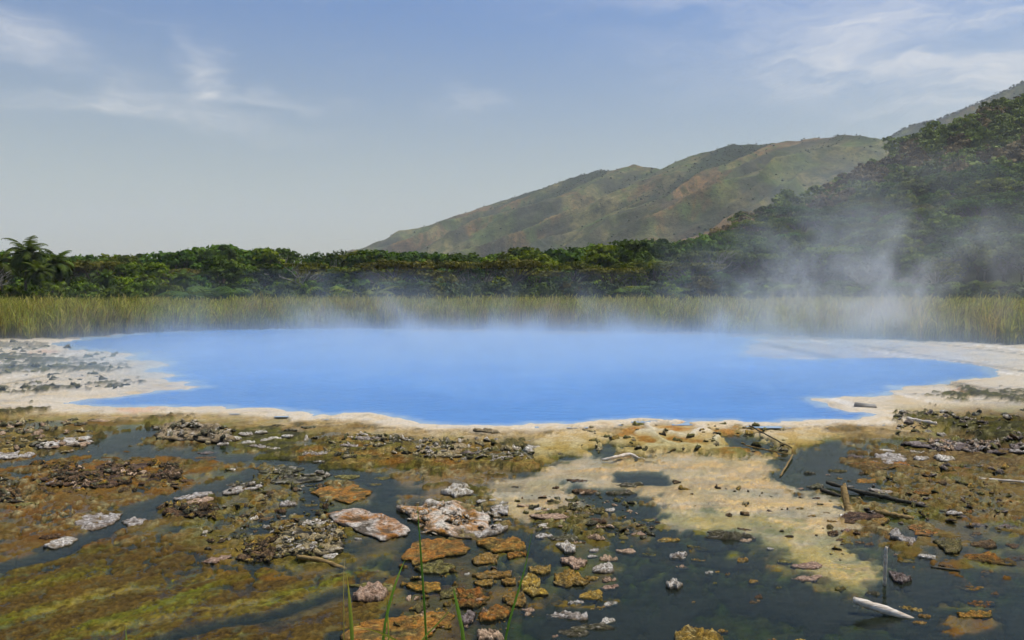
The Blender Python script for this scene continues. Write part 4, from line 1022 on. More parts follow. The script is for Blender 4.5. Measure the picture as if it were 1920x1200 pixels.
S([(750,1041),(760,1027),(790,1013),(827,1010),(873,1013),(883,1034),(870,1044),(840,1044),(807,1054),(773,1061),(752,1049)], .06, 'orange', 'broad wet orange slab in front of the biggest slab', .3)
S([(777,1071),(800,1058),(827,1051),(850,1063),(847,1074),(820,1079),(790,1078)], .075, 'olive', 'olive slab with a white streak in front of the wet orange slab')
S([(888,1018),(917,1011),(970,1009),(990,1027),(987,1033),(947,1036),(925,1038),(905,1030)], .08, 'orange', 'orange slab with two pale bumps at centre')
S([(882,1051),(907,1038),(938,1040),(933,1057),(887,1061)], .06, 'ochre')
S([(947,1039),(987,1035),(988,1043),(953,1049)], .06, 'orange')
S([(877,1081),(913,1073),(960,1073),(962,1082),(927,1086),(900,1087)], .055, 'ochre'); S([(885,1092),(925,1088),(923,1100),(897,1101)], .05, 'ochre')
S([(937,1090),(967,1084),(968,1097),(947,1099)], .06, 'yellow')
S([(978,1085),(997,1077),(1016,1090),(1012,1106),(1028,1115),(1000,1123),(978,1112),(972,1098)], .085, 'yellow', 'mustard yellow slab shaped like a boot in the dark water', .45)
S([(977,1141),(953,1138),(937,1123),(960,1111),(985,1118),(990,1130)], .08, 'ochre', 'ochre slab touching the boot shaped yellow slab')
S([(1037,1078),(1060,1070),(1083,1078),(1107,1090),(1100,1101),(1075,1098),(1060,1104),(1037,1098)], .09, 'yellow', 'knobbly yellow slab right of the boot shaped one', .5)
S([(987,1066),(1033,1063),(1035,1073),(1017,1079),(993,1076)], .07, 'ochre'); S([(1047,1048),(1070,1045),(1103,1053),(1097,1064),(1077,1072),(1067,1060),(1050,1057)], .08, 'pink')
S([(1040,1026),(1057,1020),(1080,1027),(1077,1037),(1060,1039)], .11, 'white', 'white rock alone behind the yellow slabs')
S([(758,1096),(793,1092),(825,1094),(830,1106),(800,1113),(762,1105)], .05, 'orange'); S([(822,1112),(858,1100),(864,1112),(848,1122),(824,1124)], .05, 'olive'); S([(770,1142),(795,1124),(808,1134),(785,1150)], .04, 'olive')
S([(853,1108),(900,1102),(927,1112),(913,1133),(887,1143),(860,1139)], .09, 'orange', 'layered orange slab above the bottom grass blades', .5)
S([(897,1154),(930,1136),(957,1141),(955,1157),(923,1166),(897,1168)], .07, 'orange', 'orange brown slab left of the small grey pebble, near the bottom'); S([(862,1160),(880,1146),(893,1152),(886,1170),(868,1174)], .06, 'purple')
S([(628,1188),(665,1171),(720,1162),(780,1152),(817,1146),(852,1151),(855,1172),(825,1178),(828,1193),(800,1206),(720,1215),(640,1212)], .045, 'orange', 'wide flat orange slab along the bottom edge behind the grass blades', .35)
S([(659,1127),(670,1111),(692,1103),(718,1107),(732,1116),(720,1127),(692,1132)], .15, 'pink', 'rounded pink boulder behind the grass blades', .35, 'boulder', 'boulder')
S([(892,1191),(915,1186),(942,1193),(946,1203),(895,1204)], .10, 'pink', 'pinkish grey rock cut by the bottom edge', .35)
S([(1257,1197),(1290,1183),(1322,1183),(1355,1191),(1362,1202),(1340,1214),(1270,1214)], .12, 'yellow', 'yellow crust slab with white rim cut by the bottom edge', .5)
S([(1247,1098),(1264,1092),(1280,1098),(1275,1105),(1255,1106)], .10, 'white', 'lone grey stone with white cap in the dark water')
S([(1666,1001),(1680,993),(1690,1005),(1717,1017),(1715,1029),(1700,1023),(1682,1015),(1667,1011)], .11, 'white', 'long grey white boulder above the upright stick', .4, 'boulder', 'boulder')
S([(1747,1016),(1775,1011),(1805,1016),(1805,1032),(1795,1041),(1772,1037),(1760,1026)], .07, 'olive', 'flat olive rock with curled pale front edge on the right')
S([(1663,1075),(1690,1081),(1712,1089),(1690,1097),(1675,1091)], .10, 'purple', 'dark wedge of rock leaning right of the upright stick')
S([(510,1003),(530,988),(600,986),(640,991),(652,1005),(645,1035),(600,1046),(560,1050),(520,1048),(505,1025)], .15, 'tan', 'tan crust heap with white crumbs above the yellowed log', .6)
S([(440,1052),(455,1036),(480,1020),(505,1015),(520,1040),(500,1056)], .09, 'brown', 'brown crumbly crust left of the tan crust heap', .6)
S([(376,1056),(395,1046),(432,1042),(434,1047),(400,1058)], .05, 'pink')
S([(480,880),(520,873),(570,876),(570,884),(520,890),(486,888)], .06, 'dark', 'flat dark islet with white crumbs behind the rubble', .5); S([(500,905),(530,890),(600,886),(624,890),(600,902),(540,911)], .06, 'dark', 'dark crusted islet beside the round orange islet', .5)
S([(320,938),(360,928),(402,922),(405,928),(365,936),(330,942)], .08, 'white', 'long slanting white ledge above the left channel'); S([(415,925),(450,916),(490,908),(500,913),(460,923),(420,930)], .09, 'white', 'second slanting white ledge, higher up the left channel')
S([(300,965),(330,950),(370,945),(412,950),(410,965),(360,972),(320,974)], .11, 'brown', 'yellow brown crumbly heap in the left channel', .7)
S([(335,945),(380,936),(405,934),(400,940),(350,949)], .07, 'pink')
S([(640,1098),(640,1098),(700,1093),(742,1096),(745,1104),(738,1112),(700,1104)], .03, 'olive')
S([(1630,866),(1640,856),(1680,852),(1705,858),(1700,868),(1665,874)], .12, 'white', 'pale flat crust slab right of the dark pond', .4)
S([(1700,986),(1720,978),(1765,992),(1770,1001),(1740,1006),(1715,1003)], .02, 'orange', None, .5)
S([(1790,1150),(1830,1146),(1862,1148),(1860,1158),(1800,1160)], .045, 'orange', None, .5)
S([(60,900),(120,880),(200,872),(300,872),(345,885),(335,903),(250,915),(150,918),(80,912)], .10, 'brown', 'broad brown crust heap in the orange mat on the left', .9)
S([(-40,925),(10,918),(40,926),(35,938),(0,945),(-40,945)], .11, 'brown', 'brown crust heap cut by the left edge', .7); S([(-20,902),(10,898),(32,906),(20,916),(-20,916)], .10, 'dark', None, .7)
S([(770,855),(800,838),(850,836),(880,842),(870,856),(820,866)], .16, 'tan', 'tan sloping crust block in the long bank', .35)
S([(880,862),(900,848),(950,845),(1000,856),(1005,868),(950,873),(900,872)], .12, 'dark', 'dark crumbly right end of the long bank', .7)
S([(925,840),(950,826),(985,824),(990,836),(960,845)], .13, 'olive', 'dark green crust hump at the edge of the cream delta', .5)
S([(655,838),(690,826),(760,824),(800,830),(770,842),(700,850)], .13, 'dark', 'dark crusted part of the long bank with white crumbs', .8)
S([(1690,836),(1740,826),(1850,830),(1960,840),(1960,852),(1860,852),(1760,848)], .14, 'purple', 'long grey brown crust ridge at the right edge', .9)
S([(1590,872),(1610,864),(1700,868),(1720,876),(1650,882)], .07, 'orange', None, .6)

SPOTS = [(1018,1002,30,12,'white'),(1060,1008,45,18,'dark'),(1118,1007,28,20,'pink'),(1196,999,22,12,'pink'),(1114,1029,20,10,'white'),(1174,1031,32,13,'pink'),(1140,1043,33,17,'pink'),(1110,1041,20,5,'white'),(1132,1062,45,24,'white'),(1110,1081,25,13,'ochre'),(1141,1083,26,16,'pink'),(1143,1098,30,12,'pink'),(1110,1112,50,18,'ochre'),(1080,1127,30,13,'white'),(1145,1128,30,13,'white'),(1120,1138,34,8,'ochre'),(1065,1150,60,20,'white'),(1140,1160,28,16,'white'),(1110,1172,66,16,'dark'),(1075,1183,50,18,'dark'),(990,1141,22,12,'pink'),(876,1074,11,8,'white'),
 (1272,1038,38,18,'white'),(1310,1048,20,7,'ochre'),(1278,1060,20,10,'pink'),(1330,1071,18,12,'white'),(1345,1070,10,9,'ochre'),(1364,1074,12,9,'ochre'),(1392,1047,25,14,'ochre'),(1370,1000,75,24,'dark'),(1398,1011,20,10,'pink'),(1412,1087,20,10,'ochre'),(1422,1115,18,18,'brown'),(1415,1125,25,11,'brown'),(1354,1180,18,12,'ochre'),(1040,1192,12,6,'pink'),(1340,1092,8,5,'olive'),(1080,1015,20,8,'pink'),(1094,1016,9,6,'brown'),
 (1740,1041,30,15,'white'),(1679,1037,9,9,'pink'),(1700,1050,26,8,'olive'),(1562,996,25,16,'brown'),(1587,992,20,10,'pink'),(1610,1015,18,8,'brown'),(1630,1018,20,9,'brown'),(1642,1109,30,14,'dark'),(1708,1138,30,13,'ochre'),(1735,1152,22,16,'ochre'),(1727,1165,26,9,'ochre'),(1845,1017,50,18,'brown'),(1855,1043,80,26,'orange'),(1822,1100,36,10,'orange'),(1865,1111,18,8,'brown'),(1840,1129,45,12,'orange'),(1515,1058,50,14,'pink'),(1515,1081,50,12,'pink'),(1575,1100,25,14,'olive'),(1445,1026,12,10,'white'),(1510,1200,30,10,'yellow'),(1446,1198,24,12,'ochre'),
 (1605,855,25,12,'purple'),(1665,843,25,7,'white'),(1718,846,22,12,'white'),(1727,862,30,13,'white'),(1770,860,40,17,'white'),(1685,871,28,10,'purple'),(1772,837,50,14,'white'),(1810,840,30,16,'purple'),(1837,845,32,12,'brown'),(1905,849,25,10,'white'),(1517,885,18,11,'dark'),(1570,881,25,11,'olive'),(1552,889,9,5,'pink'),(1530,910,28,14,'dark'),(1593,910,12,8,'white'),(1635,915,13,6,'white'),(1500,915,12,5,'pink'),(1530,932,18,7,'brown'),(1500,951,14,8,'ochre'),(1522,965,18,8,'ochre'),(1560,975,15,10,'ochre'),(1550,960,9,5,'ochre'),(1610,966,75,18,'brown'),(1582,964,20,12,'white'),(1595,977,20,10,'brown'),(1650,977,40,10,'ochre'),(1812,957,25,12,'orange'),(1787,964,26,10,'white'),(1838,982,25,8,'purple'),(1888,984,35,9,'purple'),(1800,940,20,6,'brown'),(1715,935,30,8,'brown'),(1625,900,45,9,'orange'),(1670,921,60,8,'white'),(1720,924,35,11,'orange'),(1441,955,14,11,'purple'),(1608,1000,14,8,'brown'),
 (998,838,35,14,'white'),(1037,845,14,8,'brown'),(1050,852,10,10,'dark'),(1085,899,35,7,'brown'),(1180,907,40,12,'dark'),(1042,912,14,10,'brown'),(1100,919,45,12,'brown'),(1165,921,45,13,'dark'),(1016,952,30,9,'white'),(1030,970,60,11,'pink'),(1070,950,35,14,'olive'),(1122,955,30,15,'olive'),(1144,954,20,11,'white'),(1115,977,35,14,'brown'),(1030,982,45,12,'white'),(1226,970,12,9,'purple'),(1232,977,10,8,'brown'),(1015,960,26,8,'dark'),(1050,960,24,9,'olive'),(1090,965,26,9,'olive'),(1040,940,30,9,'olive'),(1075,935,26,8,'olive'),(966,911,10,5,'brown'),
 (490,812,22,10,'white'),(500,825,24,9,'white'),(515,822,22,9,'white'),(485,838,28,9,'white'),(515,840,25,8,'white'),(540,820,20,9,'white'),(460,815,25,12,'white'),(465,828,22,12,'white'),(442,822,20,12,'white'),(420,830,22,9,'white'),(400,826,26,10,'white'),(690,828,38,10,'white'),(675,814,45,9,'white'),(655,842,28,8,'white'),(585,852,40,14,'white'),(605,863,30,10,'white'),(547,850,20,8,'brown'),(835,859,48,12,'tan'),(877,856,28,14,'purple'),(942,865,30,12,'white'),(915,812,45,12,'tan'),(580,803,28,9,'dark'),(520,800,26,9,'dark'),(545,808,20,7,'dark'),
 (507,879,30,8,'white'),(557,877,24,6,'white'),(652,892,42,10,'olive'),(717,895,28,7,'olive'),(702,907,25,5,'olive'),(580,946,30,6,'olive'),(595,956,18,5,'olive'),(540,942,30,18,'white'),(525,955,24,15,'brown'),(595,977,50,12,'white'),(905,932,9,5,'white'),(925,935,15,6,'white'),(945,940,18,9,'white'),(902,944,18,5,'white'),(560,985,24,9,'white'),(540,975,26,12,'ochre'),(620,1040,30,10,'white'),(500,970,26,8,'brown'),(480,985,22,8,'olive'),(600,1000,26,10,'white'),(676,962,16,7,'white'),(690,972,20,7,'white'),(682,985,22,9,'white'),(672,1008,13,8,'white'),
 (322,885,30,16,'brown'),(207,875,30,12,'brown'),(240,872,24,9,'pink'),(300,870,24,10,'brown'),(350,900,25,8,'brown'),(147,916,25,7,'purple'),(125,922,20,9,'brown'),(97,907,25,8,'purple'),(50,945,50,10,'olive'),(92,1005,33,16,'brown'),(182,875,20,7,'brown'),(170,895,22,7,'brown'),(265,890,26,8,'brown'),(390,847,32,7,'purple'),(385,857,40,6,'brown'),(150,830,30,8,'pink'),(110,838,20,7,'pink'),(15,798,30,7,'dark'),(30,806,35,8,'dark'),(60,812,24,10,'dark'),(85,806,20,8,'dark'),(115,802,26,8,'dark'),(150,795,24,10,'dark'),(165,808,24,9,'dark'),(10,820,30,8,'dark'),(195,790,45,8,'pink'),(80,794,11,6,'brown'),(355,960,26,10,'dark'),(395,955,24,9,'brown'),(330,962,22,9,'dark'),(430,960,26,8,'olive'),(450,975,20,8,'olive'),
 (1460,1100,14,6,'olive'),(1300,1128,9,4,'ochre'),(1470,1050,24,9,'olive'),(1395,990,20,8,'brown'),(1345,995,30,9,'dark'),(1250,1010,40,10,'ochre'),(1310,1025,36,8,'olive'),(1215,1038,24,6,'olive'),(1210,975,40,8,'olive'),(1850,1070,26,8,'brown'),(1780,1060,30,7,'brown'),(1560,1000,20,8,'brown'),(1575,1010,16,7,'brown'),(1830,1000,30,8,'brown'),(1900,1020,30,9,'brown'),(1910,1045,24,9,'brown')]
RV = {}
def rock_variant(kind, j):
    if (kind, j) not in RV:
        rng = np.random.default_rng(900 + j * 17 + len(kind)); th = np.linspace(0, 2 * np.pi, 26, endpoint=False)
        r = 1 + .26 * np.sin(2 * th + rng.uniform(0, 6)) * rng.uniform(.2, 1) + .16 * np.sin(3 * th + rng.uniform(0, 6)) + .1 * np.sin(5 * th + rng.uniform(0, 6)) * rng.uniform(.3, 1)
        P = np.stack([np.cos(th) * r, np.sin(th) * r], 1) * .5
        RV[(kind, j)] = crust_mesh(P, .42, kind, j * 3.3 + len(kind), rng.uniform(.3, .6), (1.0, 1.0, 1.02, .96, .85, .7, .5, .25), nth=32)
    return RV[(kind, j)]
def spot(px, py, wp, hp, kind, j=None):
    x, y = G(px, py + hp * .25, WZ); s = y / F; W = wp * s; tan_a = CAMH / y
    dep = min(W * random.uniform(.55, .8), max(W * .35, hp * s / tan_a * .75))
    Hh = max(.025, min(hp * s * .55, W * .36))
    o = place_rock('mineral_rock', rock_variant(kind, random.randrange(4) if j is None else j), x, y, max(WZ, ground_h(x, y)) - .015, px, py, kind, wp, 'rock')
    a = random.choice((0, math.pi)) + random.uniform(-.25, .25)
    o.rotation_euler = (random.uniform(-.08, .08), random.uniform(-.08, .08), a); o.scale = (W, dep, Hh / .42)
for q in SPOTS: spot(*q)
# small crumbs of crust scattered through the rubble fields
FIELDS = [([(70,885),(200,872),(330,874),(340,900),(150,918),(80,910)], 30, ('brown', 'brown', 'pink', 'dark')), ([(285,800),(370,794),(440,812),(430,834),(300,828)], 16, ('tan', 'dark', 'white')), ([(505,1000),(600,986),(650,1000),(640,1035),(520,1048)], 26, ('tan', 'white', 'ochre', 'dark')), ([(440,1020),(520,1010),(510,1055),(440,1052)], 12, ('brown', 'ochre')), ([(300,950),(410,944),(405,970),(310,972)], 16, ('brown', 'ochre', 'dark')), ([(655,826),(800,824),(880,840),(1000,850),(1000,872),(770,866)], 30, ('dark', 'white', 'olive', 'tan')), ([(1690,828),(1900,835),(1900,852),(1760,850)], 18, ('purple', 'white', 'pink')), ([(735,945),(930,960),(940,1000),(800,1005)], 14, ('white', 'mixed')), ([(-20,900),(40,905),(35,945),(-20,945)], 8, ('brown', 'dark')), ([(420,880),(620,885),(600,910),(430,930)], 14, ('white', 'dark', 'olive')),
          ([(340,950),(620,900),(650,1050),(400,1050)], 34, ('brown', 'dark', 'white', 'olive')), ([(60,865),(340,862),(350,915),(80,930)], 26, ('brown', 'brown', 'orange')), ([(1560,880),(1900,870),(1900,1000),(1640,980)], 26, ('brown', 'orange', 'olive', 'purple')),
          ([(0,790),(180,786),(180,848),(0,850)], 22, ('dark', 'tan', 'pink')), ([(560,815),(1000,830),(1000,874),(560,866)], 30, ('dark', 'white', 'olive', 'tan')), ([(960,925),(1170,920),(1240,1010),(980,1000)], 24, ('olive', 'dark', 'pink')), ([(1090,800),(1480,800),(1480,850),(1090,850)], 14, ('tan', 'tan', 'olive', 'ochre')), ([(1680,780),(1920,770),(1920,850),(1680,835)], 30, ('dark', 'purple', 'white', 'olive')), ([(0,640),(220,665),(250,735),(0,745)], 16, ('dark', 'olive')), ([(640,1070),(1000,1050),(1000,1190),(740,1190)], 14, ('ochre', 'orange', 'pink')), ([(1250,900),(1580,940),(1600,1060),(1300,970)], 5, ('ochre', 'tan', 'brown'))]
CR = {}
for kind in PAL:
    for j in range(4):
        rng = np.random.default_rng(500 + j); th = np.linspace(0, 2 * np.pi, 14, endpoint=False)
        r = 1 + .3 * np.sin(2 * th + rng.uniform(0, 6)) * rng.uniform(.3, 1) + .2 * np.sin(3 * th + rng.uniform(0, 6))
        CR[kind, j] = crust_mesh(np.stack([np.cos(th) * r, np.sin(th) * r], 1) * .5, .4, kind, j * 5.1 + len(kind), .5, (1.0, 1.0, .98, .8, .4), 11, True)
cv, cq, ct, ccs, off = [], [], [], [], 0
for P, n, ks in FIELDS:
    P = np.array(P, float); pt = P.min(0) + R.random((n * 40, 2)) * np.ptp(P, axis=0)
    ok = (poly_sdf(P, pt[:, 0], pt[:, 1]) < 0) & (fbm2(pt[:, 0] * .02, pt[:, 1] * .06, 3) > R.uniform(-.35, .25, len(pt)))
    pt = pt[ok][:n * 7]
    W_ = np.array([G(a, b, WZ) for a, b in pt]); zt = np.array([max(WZ, ground_h(a, b)) for a, b in W_]); deep = np.array([ground_h(a, b) for a, b in W_]) < WZ - .07
    for SP, SH, SW in SLABS:
        d = poly_sdf(SW, W_[:, 0], W_[:, 1]); ins = d < .02
        zt = np.where(ins, np.maximum(zt, WZ + SH * np.clip(-d / .12, .1, .72)), zt); deep &= ~ins
    for (x, y), gz, dp in zip(W_, zt, deep):
        if dp: continue
        wp = 4.5 + 15 * R.random() ** 2.2; sc_ = wp * y / F; V, Q, T, C = CR[random.choice(ks), random.randrange(4)]
        a = R.uniform(0, 6.28); ca, sa_ = math.cos(a) * sc_, math.sin(a) * sc_; f = R.uniform(.45, .9)
        tilt = R.normal(0, .25, 2)
        Vw = np.stack([V[:, 0] * ca - V[:, 1] * sa_ * f + x, V[:, 0] * sa_ + V[:, 1] * ca * f + y, np.maximum(V[:, 2], -.06) * sc_ * R.uniform(.7, 1.5) + (V[:, 0] * tilt[0] + V[:, 1] * tilt[1]) * sc_ + gz - .004], 1)
        cv.append(Vw); cq.append(Q + off); ct.append(T + off); ccs.append(C * R.uniform(.55, 1.2)); off += len(V)
ob('crust_crumbs', mk('crust_crumbs', np.vstack(cv), [np.vstack(cq), np.vstack(ct)], M_ROCK, True, np.clip(np.vstack(ccs), .01, .8)), kind='stuff', label='small broken crumbs of mineral crust scattered over the flats', cat='crumbs')

# ------------------------------------------------------------------ driftwood
def stick(name, pts, rad, mat, label, sides=8, knob=.12):
    P = np.array(pts, float); n = 14; t = np.linspace(0, 1, n); tt = np.linspace(0, 1, len(P))
    Q = np.stack([np.interp(t, tt, P[:, i]) for i in range(3)], 1)
    L = np.linalg.norm(P[-1] - P[0]); Q += R.normal(0, .0028 * L, Q.shape) * (np.sin(np.pi * t) ** .5)[:, None]
    rr = np.interp(t, np.linspace(0, 1, len(rad)), rad) * (1 + R.normal(0, knob, n))
    base = Q[0].copy(); v, q, t3 = tube(Q - base, rr, sides)
    return ob(name, mk(name, v, [q, t3], mat), None, base, None, label, 'driftwood')
def g3(px, py, z): return (*G(px, py, z), z)
stick('stick', [g3(1658, 1101, WZ - .02), g3(1660, 1092, WZ + .06)[:2] + (WZ + .14,), g3(1661, 1020, WZ + .0)[:2] + (WZ + .0,)][:1] + [(*G(1659, 1100, WZ), WZ + .22), (*G(1660.5, 1100, WZ), WZ + .36)], [.014, .017, .012], M_STICK, 'thin pale stick standing upright in the dark water on the right')
a_, b_ = G(1600, 1138, 0), G(1715, 1158, WZ)
stick('log', [(a_[0], a_[1], .06), (b_[0] * .5 + a_[0] * .5, (a_[1] + b_[1]) / 2, .0), (b_[0], b_[1], WZ - .02)], [.030, .036, .018], M_STICK, 'pale broken log slanting out of the water at lower right', 10, .05)
a_ = G(1588, 958, WZ); 
stick('long_log', [(*G(1550, 911, WZ), WZ + .05), (*G(1600, 925, WZ), WZ + .04), (*G(1700, 943, WZ), WZ + .01), (*G(1800, 966, WZ), WZ - .01)], [.022, .026, .024, .014], M_LOGD, 'long dark sunken log running behind the hollow standing log', 8, .16)
stick('log', [(*G(1540, 921, WZ), WZ + .02), (*G(1576, 930, WZ), WZ)], [.03, .02], M_LOGD, 'short dark branch lying left of the hollow standing log', 6, .15)
stick('log', [(*G(1640, 963, WZ), WZ + .03), (*G(1712, 976, WZ), WZ + .02)], [.035, .03], M_LOGY, 'mossy yellow log lying among rubble below the hollow log', 7, .2)
stick('log', [(*G(557, 1049, WZ), WZ + .03), (*G(600, 1055, WZ), WZ + .025), (*G(660, 1066, WZ), WZ - .03)], [.020, .026, .016], M_LOGY, 'yellowed log half sunken left of centre', 8, .1)
stick('stick', [(*G(1463, 894, WZ), WZ + .01), (*G(1486, 857, WZ), WZ + .04)], [.014, .013], M_LOGY, 'thin stick damming the right edge of the cream delta', 6)
stick('stick', [(*G(1405, 803, 0), .05), (*G(1440, 820, 0), .03), (*G(1485, 840, 0), .0)], [.012, .012, .008], M_LOGD, 'dark branch lying from the pool rim towards the delta', 6, .04)
stick('stick', [(*G(1395, 838, 0), .03), (*G(1478, 852, 0), .0)], [.012, .012], M_LOGY, 'straight brown stick lying along the back of the cream delta', 6)
stick('branch', [(*G(1128, 866, WZ), WZ + .03), (*G(1150, 867, WZ), WZ + .07), (*G(1180, 860, WZ), WZ + .08), (*G(1200, 862, WZ), WZ + .02)], [.022, .03, .026, .012], M_STICK, 'bent pale branch lying on the cream delta', 7)
stick('stick', [(*G(1836, 900, WZ), WZ + .02), (*G(1940, 909, WZ), WZ + .03)], [.016, .018], M_STICK, 'long straight pale stick at the right picture edge', 6, .05)
stick('stick', [(*G(1702, 790, 0), .05), (*G(1755, 799, 0), .05)], [.05, .035], M_STICK, 'white stick lying on the dark crust at the right of the pool', 6)
stick('stick', [(*G(1745, 1063, WZ), WZ), (*G(1800, 1072, WZ), WZ + .01)], [.012, .012], M_LOGD, 'thin dark twig floating right of the upright stick', 5)
# the short hollow log, open at its upper end
th = np.linspace(0, 2 * np.pi, 14, endpoint=False); bx_, by_ = G(1590, 957, WZ); L_ = .33; r_o, r_i = .042, .028
ringp = [(r_o * 1.05, -.08), (r_o, .1), (r_o * 1.08, .2), (r_o * .95, L_), (r_i, L_ + .004), (r_i * .9, .12), (0.002, .11)]
V = np.vstack([np.stack([np.cos(th) * r * (1 + .12 * np.sin(3 * th + z * 9)), np.sin(th) * r * .8, np.full(14, z) + (.035 * np.cos(th) if z > .25 else 0)], 1) for r, z in ringp])
i = np.arange(len(ringp) * 14).reshape(-1, 14); j = np.roll(i, -1, 1)
o = ob('hollow_log', mk('hollow_log', V, np.stack([i[:-1], j[:-1], j[1:], i[1:]], -1).reshape(-1, 4), M_LOGY), None, (bx_, by_, WZ), None, 'short hollow log standing tilted in the cream mud at right', 'driftwood')
o.rotation_euler = (math.radians(-38), math.radians(14), .2)
# squared block on the sinter shelf
bx_, by_ = G(1622, 764, 0)
bv = np.array([[-.24,-.12,0],[.22,-.15,0],[.25,.10,0],[-.22,.13,0],[-.22,-.10,.09],[.18,-.13,.05],[.22,.08,.05],[-.2,.11,.08]])
ob('stone_block', mk('stone_block', bv, np.array([[0,3,2,1],[4,5,6,7],[0,1,5,4],[1,2,6,5],[2,3,7,6],[3,0,4,7]]), M_BARE, False), None, (bx_, by_, .02), None, 'grey brown block lying on the white shelf at the right shore', 'block').rotation_euler = (0, 0, -.3)

# ------------------------------------------------------------------ grass blades right in front of the camera
def blade(pts_px, D, w0, c0, c1, label, bend=None):
    n = len(pts_px); P = []
    for k, (a, b) in enumerate(pts_px):
        d = D + .05 * k; dz = -(b - 600.0) / F; cc_, ss = math.cos(PITCH), math.sin(PITCH)
        t = d / (cc_ + dz * ss); P.append(((a - 960) / F * t, d, CAMH + (-ss + dz * cc_) * t))
    P = np.array(P); t = np.linspace(0, 1, 12); tt = np.linspace(0, 1, n)
    Q = np.stack([np.interp(t, tt, P[:, i]) for i in range(3)], 1)
    if n > 2: Q[1:-1] = (Q[:-2] + Q[1:-1] * 2 + Q[2:]) / 4
    wd = 1.1 * w0 * np.clip(np.minimum(1, (1 - t) * 2.2), .04, 1)
    d = np.gradient(Q, axis=0); s = np.cross(d, [0, 1, 0.15]); s /= np.linalg.norm(s, axis=1)[:, None]
    f = np.array([0, -.35, 0]) * wd[:, None]
    V = np.stack([Q - s * wd[:, None], Q + f, Q + s * wd[:, None]], 1).reshape(-1, 3) - Q[0]
    i = np.arange(36).reshape(12, 3); Fq = np.vstack([np.stack([i[:-1, k], i[:-1, k + 1], i[1:, k + 1], i[1:, k]], 1) for k in (0, 1)])
    C = np.repeat(lerp(np.array(c0), np.array(c1), t[:, None] ** 1.5), 3, 0)
    return ob('grass_blade', mk('grass_blade', V, Fq, M_BLADE, True, C), None, Q[0], None, label, 'grass', 'grass blades in front of the camera')
gA, gB, gY = (.13, .26, .025), (.22, .34, .035), (.55, .42, .06)
blade([(668, 1500), (661, 1200), (655, 1120), (651, 1079)], 3.9, .0085, gB, gY, 'upright yellow tipped grass blade left of the pink boulder')
blade([(700, 1500), (716, 1200), (730, 1130), (748, 1075), (760, 1048)], 4.0, .0065, gA, gB, 'long leaning grass blade just right of the pink boulder')
blade([(735, 1500), (729, 1200), (727, 1150), (725, 1105)], 4.0, .0035, gB, gY, 'short thin grass blade in front of the pink boulder')
blade([(808, 1500), (800, 1200), (792, 1080), (785, 980), (782, 945)], 4.2, .0055, gA, gA, 'tallest straight dark green grass blade')
blade([(890, 1500), (871, 1200), (860, 1150), (852, 1110), (848, 1100)], 3.9, .0085, gB, gA, 'broad green grass blade over the orange slab')
blade([(910, 1500), (945, 1200), (965, 1130), (985, 1065), (1000, 985)], 4.1, .0055, gA, gA, 'rightmost dark grass blade leaning to the right')
blade([(820, 1300), (770, 1215), (742, 1200), (705, 1182), (664, 1175)], 3.9, .006, gB, gY, 'yellow grass blade bent over to the left at the bottom edge')
blade([(770, 1240), (790, 1200), (830, 1160), (858, 1125)], 4.1, .004, gB, (.3, .28, .08), 'thin pale grass blade crossing the orange slab')
blade([(245, 1400), (238, 1205), (236, 1185), (237, 1166)], 4.0, .0045, gB, (.4, .42, .12), 'small pale grass tip at the lower left edge')
blade([(375, 1400), (371, 1205), (371, 1195), (370, 1188)], 4.0, .004, gB, (.4, .42, .12), 'tiny grass tip second from the left at the bottom edge')
blade([(644, 1300), (645, 1160), (644, 1080), (647, 1045)], 4.6, .0025, gY, (.55, .45, .2), 'dry straw stalk behind the yellow tipped blade')

